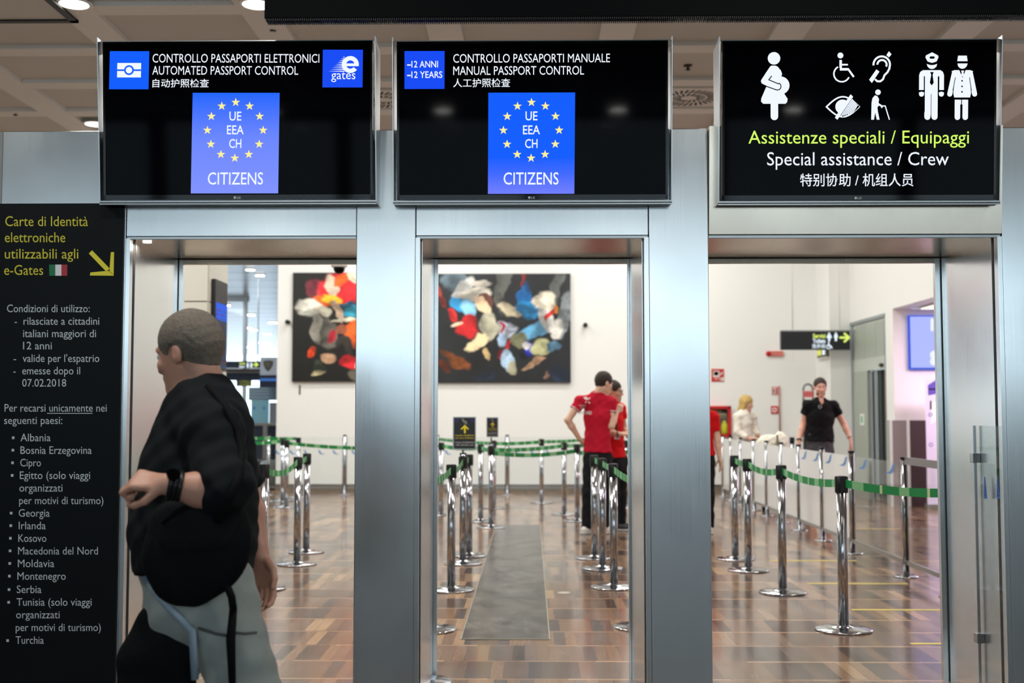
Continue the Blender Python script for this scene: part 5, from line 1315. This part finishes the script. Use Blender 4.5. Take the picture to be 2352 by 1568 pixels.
# ---- 1. the man walking past in the foreground, facing left
YM = 3.57; J = lambda px, py, dy=0.0: at(px, py, YM + dy)
M_skin1 = skin('skin_ruddy', (206, 152, 128))
foot = fl(470, 947 + 3631 / YM)
man = thing('person', Vector((foot.x, YM, 0)), 'grey haired man in dark t-shirt and grey trousers walking left past the first doorway', 'person')
HM = Frame(J(434, 808, 0), (-1, .42, -.22), (-.10, 0, 1), 1.0)
B = Sdf()
head_sdf(B, HM)
neck0, neckb = HM.p(0, -.03, -.07), J(472, 905, .0)
B.rc(neck0, neckb, .060, .068, .03)
chest, belly, pel = J(468, 1000, 0), J(432, 1170, 0), J(440, 1320, 0)
fw = (-1, .1, 0)
B.rc(J(464, 955, 0), chest, .10, .135, .04, (fw, .8)); B.rc(chest, belly, .150, .165, .05, (fw, .95)); B.rc(belly, pel, .165, .155, .05, (fw, .9))
shN, elN, wrN = J(492, 995, -.18), J(518, 1134, -.29), J(384, 1112, -.335)
shF, elF, wrF = J(500, 990, .19), J(560, 1125, .24), J(596, 1275, .16)
B.rc(J(466, 945, 0), shN, .065, .060, .05); B.rc(shN, elN, .055, .046, .03); B.rc(elN, wrN.lerp(elN, .55), .046, .047, .02); B.rc(wrN.lerp(elN, .55), wrN, .047, .030, .02)
B.rc(J(466, 945, 0), shF, .065, .060, .05); B.rc(shF, elF, .055, .047, .03); B.rc(elF, elF.lerp(wrF, .35), .047, .049, .02); B.rc(elF.lerp(wrF, .35), wrF, .049, .031, .02)
hand(B, wrN, (-1, -.05, .14), (-.05, -.62, .75), 1.3, -1, 1.02, .05, True)
hand(B, wrF, (.22, -.10, -1), (.35, .9, .1), .55, 1, 1.08, .10)
hipN, knN, anN = J(474, 1345, -.09), J(578, 1625, -.09), J(760, 1850, -.08)
hipF, knF, anF = J(425, 1345, .09), J(352, 1650, .09), J(330, 1905, .09)
B.rc(hipN, knN, .085, .055, .03); B.rc(knN, anN, .055, .038, .03); B.rc(hipF, knF, .085, .055, .03); B.rc(knF, anF, .055, .038, .03)
sobj('body', B, .0065, M_skin1, man); eyes(HM, man)
hs = short_hair(HM, .010, .060, -.062)
sobj('hair', hs, .006, mat('hair_grey_brown', (122, 111, 98), .8, noise=(110, .55), bump=(260, .5)), man, (.0013, 230, 1))
S = Sdf()
S.rc(J(459, 928, 0), J(470, 985, 0), .095, .150, .05, (fw, .80)); S.rc(J(470, 985, 0), J(456, 1085, 0), .158, .184, .06, (fw, .86)); S.rc(J(456, 1085, 0), J(446, 1200, 0), .186, .195, .05, (fw, .90)); S.rc(J(446, 1200, 0), J(446, 1305, 0), .195, .193, .05, (fw, .92), capb=True)
S.rc(J(468, 938, -.05), shN, .080, .080, .06); S.rc(shN, elN + Vector((-.012, 0, .012)), .083, .074, .035); S.rc(elN + Vector((.01, 0, .03)), J(494, 1128, -.305), .070, .066, .03, capb=True)
S.rc(J(470, 940, .05), shF, .080, .080, .06); S.rc(shF, elF + Vector((.004, 0, .0)), .080, .068, .035, capb=True)
S.rc(J(448, 884, .005), J(462, 905, .0), .066, .080, .03)
S.plane(J(455, 872, 0), Vector((-.45, 0, 1.0)))
M_tee = cloth('dark_teal_cotton', (17, 22, 24))
sobj('t_shirt', S, .0075, M_tee, man, (.0045, 46, 1.3))
T = Sdf(); M_trou = cloth('grey_cotton_trousers', (156, 162, 156))
T.rc(J(448, 1285, 0), J(452, 1375, 0), .172, .165, .04, (fw, .95)); T.rc(hipN + Vector((.02, 0, 0)), knN, .118, .098, .03); T.rc(knN, anN, .098, .075, .03, capb=True); T.rc(hipF, knF, .112, .092, .03); T.rc(knF, anF, .092, .075, .03, capb=True)
tr = sobj('trousers', T, .009, M_trou, man, (.005, 34, .4))
pk = MB()
for px0, py0, px1, py1 in ((455, 1442, 535, 1462), (535, 1452, 590, 1452)):
    pk.tube([J(px0, py0, -.235), J((px0 + px1) / 2, (py0 + py1) / 2 + 3, -.24), J(px1, py1, -.225)], .004)
pk.build('pocket_seam', mat('trouser_seam', (84, 88, 86), .8), tr)
M_shoe = mat('shoe_dark', (38, 38, 40), .6)
anN0, anF0 = Vector(anN), Vector(anF); shoe((anN.x + .02, anN.y, 0), (-1, .05), M_shoe, man, 1.05); shoe((anF.x, anF.y, 0), (-1, .05), M_shoe, man, 1.05)
w = MB(); ww = wrN + Vector((.022, .0, -.003)); dirw = (elN - wrN).normalized()
sd = Vector((0, 0, 1)); 
ring_ = []
a_ = dirw.cross(Vector((0, 0, 1))).normalized(); b_2 = a_.cross(dirw).normalized()
for off in (-.012, 0, .012):
    w.tube([ww + dirw * off + (a_ * math.cos(t_) + b_2 * math.sin(t_)) * .0365 for t_ in [2 * math.pi * k / 24 for k in range(25)]], .0075, 8, cap=False)
wt = w.build('wristwatch', M_black, man)
c = MB(); wc = ww + (b_2 * .55 - a_ * .1 + Vector((0, -.9, 0)) * .7).normalized() * .040
nn = (wc - ww).normalized(); e1 = dirw; e2 = nn.cross(e1).normalized()
c.add([wc + e1 * (.019 * math.cos(t_)) + e2 * (.019 * math.sin(t_)) + nn * hh for hh in (-.004, .007) for t_ in [2 * math.pi * k / 20 for k in range(20)]], [tuple(range(20, 40))] + [(k, (k + 1) % 20, 20 + (k + 1) % 20, 20 + k) for k in range(20)])
c.build('watch_face', M_gloss, wt)
# black shoulder bag on his near hip
bagc = J(432, 1268, -.255)
bag = thing('shoulder_bag', J(425, 1390, -.25), 'large soft black shoulder bag on the hip of the walking man', 'bag')
M_bag = mat('black_nylon', (7, 8, 10), .8, bump=(60, .2), spec=.2)
S = Sdf(); fl_ = ((0, 1, 0), .45)
S.rc(J(398, 1200, -.25), J(520, 1190, -.25), .060, .060, .04, fl_); S.rc(J(388, 1255, -.255), J(522, 1245, -.25), .070, .065, .06, fl_); S.rc(J(395, 1310, -.255), J(500, 1300, -.25), .070, .070, .06, fl_); S.rc(J(415, 1348, -.25), J(445, 1345, -.25), .048, .055, .06, fl_)
sobj('bag_body', S, .008, M_bag, bag, (.003, 30, 2))
S = Sdf(); S.rc(J(398, 1192, -.27), J(515, 1182, -.27), .052, .052, .03, ((0, 1, 0), .35)); S.rc(J(402, 1240, -.278), J(500, 1232, -.275), .05, .05, .04, ((0, 1, 0), .35)); sobj('bag_flap', S, .008, mat('black_nylon_flap', (10, 12, 14), .75, bump=(60, .2), spec=.2), bag)
tee = bpy.data.objects['t_shirt']; dg_ = bpy.context.evaluated_depsgraph_get(); bv_ = BVHTree.FromObject(tee, dg_); o_ = Vector(man['_o']); cam_p = Vector((0, 0, EYE)); pts = [J(500, 1195, -.30)]
for px_, py_ in ((520, 1160), (548, 1100), (556, 1040), (545, 985), (522, 940), (496, 905), (478, 884)):
    dd_ = (at(px_, py_, 3.0) - cam_p).normalized(); hit_ = bv_.ray_cast(cam_p + dd_ * 2.0 - o_, dd_)
    if hit_[0] is not None: pts.append(hit_[0] + o_ - dd_ * .006)
b = MB(); b.tube(pts, .012); b.tube([J(372, 1200, -.29), J(420, 1165, -.31), J(480, 1150, -.30), J(515, 1165, -.285)], .006); b.build('shoulder_strap', M_bag, bag)
b = MB(); b.tube([J(536, 1395, -.23), J(530, 1470, -.238), J(534, 1580, -.245)], [.011, .013, .010]); b.tube([J(515, 1330, -.26), J(532, 1370, -.25), J(536, 1400, -.24)], .011); b.build('hanging_strap', M_bag, bag)
# soft black holdall carried low in front of his far leg, with a tube for the blue-lit trouser edge
hb = thing('holdall', J(355, 1650, -.02), 'black soft holdall carried low in front of the walking man, beside a blue lit trouser edge', 'bag')
S = Sdf(); fl2 = ((0, 1, 0), .55)
S.rc(J(365, 1440, -.08), J(388, 1470, -.09), .075, .085, .05, fl2); S.rc(J(330, 1520, -.08), J(392, 1520, -.09), .08, .085, .06, fl2); S.rc(J(325, 1620, -.08), J(390, 1620, -.09), .09, .085, .06, fl2)
sobj('holdall_body', S, .009, M_bag, hb, (.003, 26, 4))
b = MB(); b.tube([J(335, 1325, -.12), J(372, 1378, -.165), J(412, 1418, -.185), J(442, 1448, -.20), J(448, 1560, -.20)], .011); b.build('lit_trouser_edge', mat('lit_edge_blue_grey', (140, 158, 172), .7), hb)  # blue light along the near trouser edge, modelled as a pale tube

# ---- generic standing figure for the people in the hall
def figure(name_label, Y, J, c, k=1.0, detail=.009):
    """J: joints; c: colours and options"""
    f = Vector(c['fwd']).normalized(); rt = f.cross(Vector((0, 0, 1)))
    base = (J['anL'] + J['anR']) / 2
    t = thing('person', Vector((base.x, base.y, 0)), name_label, 'person')
    H = Frame(J['head'], c.get('look', c['fwd']), (0, 0, 1), k * c.get('headk', 1.0)); B = Sdf(); head_sdf(B, H, slim=c.get('slim', 1))
    g = c.get('girth', 1.0); ff = (tuple(f), .68)
    B.rc(H.p(0, -.025, -.07), J['neck'], .052 * k, .058 * k, .03)
    ch = J['neck'] + (J['pel'] - J['neck']) * .34; wa = J['neck'] + (J['pel'] - J['neck']) * .72
    B.rc(ch, wa, .150 * k * g, .130 * k * g, .05, ff); B.rc(wa, J['pel'], .130 * k * g, .148 * k * g, .05, ff)
    for s_ in 'LR':
        B.rc(J['neck'] + (ch - J['neck']) * .25, J['sh' + s_], .07 * k, .052 * k, .05); B.rc(J['sh' + s_], J['el' + s_], .046 * k, .038 * k, .02); m_ = J['el' + s_].lerp(J['wr' + s_], .35)
        B.rc(J['el' + s_], m_, .038 * k, .038 * k, .02); B.rc(m_, J['wr' + s_], .038 * k, .025 * k, .02)
        hd = c.get('hand' + s_)
        if hd: hand(B, J['wr' + s_], *hd)
        B.rc(J['hip' + s_], J['kn' + s_], .078 * k, .052 * k, .03); B.rc(J['kn' + s_], J['an' + s_], .052 * k, .036 * k, .03); B.rc(J['an' + s_], J['an' + s_] + f * .05 - Vector((0, 0, .05)), .034, .03, .02)
    sobj('body', B, .0075, c['skin'], t); eyes(H, t)
    if 'hair' in c: sobj('hair', c['hair'](H), .006, c['hairm'], t, (.002, 150, 2))
    S = Sdf(); i = .014
    hem = c['hem']
    S.rc(ch + (J['neck'] - ch) * .3, ch, .12 * k * g, (.150 + i) * k * g, .06, ff); S.rc(ch, wa, (.150 + i) * k * g, (.132 + i) * k * g, .05, ff); S.rc(wa, Vector((J['pel'].x, J['pel'].y, hem)), (.142 + i) * k * g, (.166 + i) * k * g, .05, ff, capb=True)
    for s_ in 'LR':
        S.rc(J['neck'] + (ch - J['neck']) * .3, J['sh' + s_], .082 * k, .066 * k, .06)
        if c['sleeve'] < 1: S.rc(J['sh' + s_], J['sh' + s_].lerp(J['el' + s_], c['sleeve']), .066 * k, .064 * k, .03, capb=True)
        else: S.rc(J['sh' + s_], J['el' + s_], .066 * k, .056 * k, .03); S.rc(J['el' + s_], J['el' + s_].lerp(J['wr' + s_], .9), .056 * k, .042 * k, .03, capb=True)
    S.rc(J['neck'] + Vector((0, 0, .035)), J['neck'], .062 * k, .075 * k, .03, capa=True)
    if 'vneck' in c: S.rc(J['neck'] + f * .075 + Vector((0, 0, .05)), J['neck'] + f * .10 - Vector((0, 0, .05)), .045, .012, .01, op='s')
    shirt = sobj('shirt', S, detail, c['shirt'], t, (.004, 40, c.get('seed', 1)))
    T = Sdf(); T.rc(Vector((J['pel'].x, J['pel'].y, hem + .07)), J['pel'] - Vector((0, 0, .05)), .158 * k * g, .164 * k * g, .04, ff)
    for s_ in 'LR':
        if c.get('shorts'):
            T.rc(J['hip' + s_], J['hip' + s_].lerp(J['kn' + s_], .9), .095 * k, .088 * k, .03, capb=True)
        else:
            T.rc(J['hip' + s_], J['kn' + s_], .094 * k, .076 * k, .03); T.rc(J['kn' + s_], J['an' + s_] - Vector((0, 0, .02)), .076 * k, .064 * k, .03, capb=True)
    sobj('shorts' if c.get('shorts') else 'trousers', T, detail, c['trousers'], t, (.004, 34, .7))
    for s_ in 'LR': shoe(J['an' + s_], c.get('toe' + s_, tuple(f)), c['shoes'], t)
    return t, H, shirt
def belt_ring(name, p, d, r, m, parent, w=.006):
    d = d.normalized(); a = d.cross(Vector((0, .3, 1))).normalized(); b = a.cross(d)
    return MB().tube([p + (a * math.cos(2 * math.pi * k / 20) + b * math.sin(2 * math.pi * k / 20)) * r for k in range(21)], w, 8, cap=False).build(name, m, parent)
M_redpolo = cloth('crimson_polo', (188, 22, 48)); M_red2 = cloth('bright_red_polo', (206, 16, 22)); M_blacktr = cloth('black_trousers', (24, 25, 27)); M_wshoe = mat('white_trainer', (222, 218, 210), .6)
M_skin2 = skin('skin_fair', (222, 180, 154)); M_skin3 = skin('skin_tan', (206, 158, 132)); M_hairbr = mat('hair_dark_brown', (46, 34, 26), .7, bump=(200, .4))
# 2. red polo, back turned
Y2 = 13.2; J2 = lambda px, py, dy=0.0: at(px, py, Y2 + dy)
P = dict(head=J2(1387, 879), neck=J2(1372, 905), pel=J2(1372, 1048), shL=J2(1333, 922, -.02), elL=J2(1304, 964, -.06), wrL=J2(1330, 1006, .02), shR=J2(1402, 924, -.02), elR=J2(1404, 978, -.08), wrR=J2(1417, 945, .02),
         hipL=J2(1358, 1050), knL=J2(1353, 1130, -.02), anL=J2(1348, 1208), hipR=J2(1388, 1050), knR=J2(1390, 1130), anR=J2(1384, 1206, -.05))
f2 = (.62, .78, 0)
c = dict(fwd=f2, look=(.80, .55, -.28), skin=M_skin2, shirt=M_redpolo, trousers=M_blacktr, shoes=M_wshoe, hem=Z(1372, 1038, Y2), sleeve=.42, girth=1.0, hair=lambda H: short_hair(H, .012, .062, -.06), hairm=M_hairbr,
         handL=((.5, .3, -.6), (-.6, -.5, .2), .9, 1, .9, .05, True), handR=((.5, .2, .7), (.4, -.7, .2), 1.0, 1, .9, .05, True), seed=2)
t, H, shirt = figure('man in crimson polo shirt, back turned, one hand on his hip', Y2, P, c)
def back_print(i):
    i.stroke([(1342, 913), (1354, 925)], 3.2, 0); i.stroke([(1354, 914), (1345, 924)], 2.6, 0); i.stroke([(1346, 912), (1350, 917)], 2.4, 0)
    i.text('TORINO', 1330, 1346, 933.5, 4.2, 0); i.text('AIRPORT', 1332, 1346, 938, 3, 0)
    i.text('STEWARD', 1327.5, 1359, 951.5, 7.6, 0, 1, .02)
decal('back_print', back_print, shirt, M_fw, t, Y2)
for s_ in 'LR': belt_ring('sleeve_band', P['sh' + s_].lerp(P['el' + s_], .41), P['el' + s_] - P['sh' + s_], .063, mat('sleeve_band_white', (226, 206, 204), .7), t, .005)
belt_ring('collar', P['neck'] + Vector((0, 0, .02)), Vector((0, 0, 1)), .066, mat('collar_red_white', (226, 150, 150), .7), t, .008)
# 3. man with glasses and a lanyard
Y3 = 13.62; J3 = lambda px, py, dy=0.0: at(px, py, Y3 + dy)
P = dict(head=J3(1409, 898), neck=J3(1407, 922), pel=J3(1414, 1055), shL=J3(1424, 938, .12), elL=J3(1434, 985, .14), wrL=J3(1446, 1003, .0), shR=J3(1400, 938, -.14), elR=J3(1398, 992, -.20), wrR=J3(1424, 997, -.26),
         hipL=J3(1424, 1057, .06), knL=J3(1424, 1135, .06), anL=J3(1425, 1198, .06), hipR=J3(1405, 1057, -.06), knR=J3(1408, 1135, -.06), anR=J3(1411, 1200, -.06))
c = dict(fwd=(.92, -.38, 0), look=(.93, -.36, -.05), skin=M_skin3, shirt=M_red2, trousers=M_blacktr, shoes=mat('black_white_trainer', (46, 48, 50), .6), hem=Z(1414, 1050, Y3), sleeve=.55, girth=.95, hair=lambda H: short_hair(H, .012, .062, -.05), hairm=M_hairbr,
         handL=((1, -.2, .0), (0, .3, 1), .4, 1, .95, .1), handR=((1, -.1, .1), (0, -.6, .8), .45, -1, .95, .1), seed=5)
t, H, shirt = figure('man with glasses and lanyard in bright red shirt, gesturing with both hands', Y3, P, c)
g = MB()
for s_ in (-1, 1): g.tube([H.p(s_ * .031 + .021 * math.cos(2 * math.pi * k / 16), .099, .002 + .017 * math.sin(2 * math.pi * k / 16)) for k in range(17)], .0022, 6, cap=False); g.tube([H.p(s_ * .052, .098, .006), H.p(s_ * .078, .0, .004)], .002, 6)
g.tube([H.p(-.01, .1, .004), H.p(.01, .1, .004)], .002, 6); g.build('glasses', M_black, t)
g = MB(); g.tube([J3(1404, 925, -.13), J3(1411, 945, -.20), J3(1414, 968, -.215), J3(1417, 990, -.22)], .010); g.build('lanyard', M_black, t)
A = J3(1417, 1000, -.235); MB().box(A.x - .028, A.x + .028, A.y - .004, A.y + .004, A.z - .04, A.z + .03).build('badge', mat('badge_white', (224, 226, 228), .4), t)
belt_ring('wristwatch', P['wrR'] + Vector((-.03, 0, 0)), Vector((1, 0, .1)), .031, M_black, t, .008)
# 4. woman in red, mostly behind the second pillar
Y4 = 13.2; J4 = lambda px, py, dy=0.0: at(px, py, Y4 + dy)
P = dict(head=J4(1607, 915), neck=J4(1608, 940), pel=J4(1611, 1062), shL=J4(1580, 957), elL=J4(1574, 1010), wrL=J4(1574, 1056), shR=J4(1638, 957), elR=J4(1648, 1010), wrR=J4(1653, 1052),
         hipL=J4(1597, 1062), knL=J4(1597, 1140), anL=J4(1597, 1208), hipR=J4(1624, 1062), knR=J4(1626, 1140), anR=J4(1628, 1208))
def long_hair(length, wide=.09):
    def fn(H):
        S = Sdf(); R = H.R(); q = H.k
        S.el(H.p(0, -.014, .038), np.array((.089, .108, .097)) * q, 0, R); S.rc(H.p(0, -.045, .02), H.p(0, -.065, -length), wide * q, wide * .85 * q, .03, (tuple(H.f), .75))
        for s_ in (-1, 1): S.rc(H.p(s_ * .068, .0, .02), H.p(s_ * .075, -.01, -length * .95), .036 * q, .03 * q, .03)
        S.el(H.p(0, .112, -.045), np.array((.064, .085, .092)) * q, .01, R, 's'); return S
    return fn
c = dict(fwd=(.1, 1, 0), skin=M_skin2, shirt=M_red2, trousers=M_blacktr, shoes=M_wshoe, hem=Z(1611, 1046, Y4), sleeve=.62, girth=.93, hair=long_hair(.19), hairm=mat('hair_black', (20, 16, 15), .6, bump=(200, .4)),
         handL=((0, .1, -1), (-1, 0, 0), .3, 1, .88, .1), handR=((.15, -.1, -1), (.9, .4, 0), .3, -1, .88, .12), seed=7)
t, H, shirt = figure('dark haired woman in red top, mostly hidden by the second steel pillar', Y4, P, c, .95)
belt_ring('bracelet', P['wrR'] + Vector((0, 0, .03)), Vector((0, 0, 1)), .028, mat('bracelet_pale', (226, 208, 180), .4), t, .005)
S = Sdf(); S.rc(P['pel'] + Vector((0, 0, .14)), P['pel'] + Vector((0, 0, .115)), .150, .150, 0, ((.1, 1, 0), .70), capa=True, capb=True); sobj('waist_sash', S, .008, mat('sash_red', (176, 10, 18), .7), t)
# 5. blonde woman in cream
Y5 = 18.6; J5 = lambda px, py, dy=0.0: at(px, py, Y5 + dy)
P = dict(head=J5(1714, 926), neck=J5(1709, 945), pel=J5(1712, 1020), shL=J5(1728, 957, .10), elL=J5(1734, 985, .12), wrL=J5(1740, 1001, .0), shR=J5(1694, 957, -.12), elR=J5(1694, 992, -.16), wrR=J5(1718, 1006, -.22),
         hipL=J5(1720, 1020, .07), knL=J5(1720, 1085, .07), anL=J5(1720, 1143, .07), hipR=J5(1704, 1020, -.07), knR=J5(1704, 1085, -.07), anR=J5(1704, 1144, -.07))
c = dict(fwd=(.88, -.48, 0), look=(.9, -.4, -.22), skin=M_skin3, shirt=cloth('cream_knit', (234, 228, 212)), trousers=cloth('off_white_trousers', (226, 222, 212)), shoes=M_wshoe, hem=Z(1712, 1012, Y5), sleeve=1, girth=.98, hair=long_hair(.095, .08), hairm=mat('hair_blonde', (190, 160, 92), .65, noise=(60, .3), bump=(160, .4)),
         handL=((.6, -.4, -.3), (.3, .6, .6), .5, 1, .85, .1), handR=((.9, -.2, .0), (.0, -.6, .8), .5, -1, .85, .1), seed=3, vneck=1)
t, H, shirt = figure('blonde woman in cream sweater looking down beside the fire cabinet', Y5, P, c, 1.0)
# 6. bearded man in black
Y6 = 15.5; J6 = lambda px, py, dy=0.0: at(px, py, Y6 + dy)
P = dict(head=J6(1884, 889), neck=J6(1884, 919), pel=J6(1883, 1028), shR=J6(1855, 931), elR=J6(1845, 973, .04), wrR=J6(1836, 1010, -.05), shL=J6(1914, 931), elL=J6(1938, 974, .04), wrL=J6(1953, 1008, -.05),
         hipR=J6(1870, 1030), knR=J6(1868, 1108), anR=J6(1868, 1165), hipL=J6(1897, 1030), knL=J6(1900, 1110, -.1), anL=J6(1903, 1168, -.1))
c = dict(fwd=(0, -1, 0), look=(-.05, -1, -.12), skin=skin('skin_pink', (214, 158, 136)), shirt=cloth('black_jersey', (12, 12, 14)), trousers=cloth('charcoal_shorts', (70, 68, 72)), shorts=True, shoes=mat('pale_trainer', (214, 196, 186), .6), hem=Z(1883, 1013, Y6), sleeve=.5, girth=1.08,
         hair=lambda H: short_hair(H, .008, .085, -.02), hairm=M_hairbr, handR=((-.1, -.2, -1), (-.8, -.4, 0), .4, 1, 1.0, .1), handL=((.12, -.2, -1), (.8, -.4, 0), .4, -1, 1.0, .1), seed=9, vneck=1)
t, H, shirt = figure('bearded man in black v-neck shirt walking towards the glass barrier', Y6, P, c, 1.02)
S = Sdf(); R = H.R(); S.el(H.p(0, .034, -.074), (.058, .062, .052), 0, R); S.el(H.p(0, .075, -.02), (.06, .05, .045), .01, R, 's'); S.el(H.p(0, .11, -.068), (.022, .025, .008), .004, R, 's'); sobj('beard', S, .006, mat('beard_brown', (92, 62, 48), .8, bump=(200, .4)), t)
b = MB()
for s_ in (-1, 1): b.tube([H.p(s_ * .014, .093, .021), H.p(s_ * .032, .094, .026), H.p(s_ * .05, .084, .02)], [.003, .0042, .0025], 6)
b.build('eyebrows', M_hairbr, t)
belt_ring('wristwatch', P['wrL'] + Vector((-.012, 0, .03)), P['wrL'] - P['elL'], .031, mat('watch_pale', (206, 196, 180), .3), t, .008); belt_ring('wristband', P['wrR'], P['wrR'] - P['elR'], .031, M_black, t, .010)
g = MB(); A = J6(1883, 924, -.16)
for s_ in (1,): g.tube([A + Vector((s_ * .0 + .020 * math.cos(2 * math.pi * k / 16), -.004, -.03 * (s_ + 1) * .9 + .020 * math.sin(2 * math.pi * k / 16))) for k in range(17)], .0035, 6, cap=False)
g.build('sunglasses', M_alu, t)
# cream bag on the suitcase
q = at(1776, 1004, 16.2); t = thing('cream_bag', Vector((q.x, 16.2, .80)), 'cream soft bag lying on the white suitcase, showing above the glass barrier', 'bag')
S = Sdf(); S.el((q.x - .06, 16.2, .92), (.17, .12, .13), .03); S.el((q.x + .10, 16.2, .94), (.10, .10, .15), .03); S.plane((0, 0, .81), (0, 0, -1)); sobj('bag_body', S, .01, cloth('cream_canvas', (226, 222, 204)), t, (.006, 40, 2))
MB().box(q.x + .02, q.x + .045, 16.08, 16.1, .86, 1.04).build('dark_trim', mat('olive_trim', (120, 112, 80), .7), t)
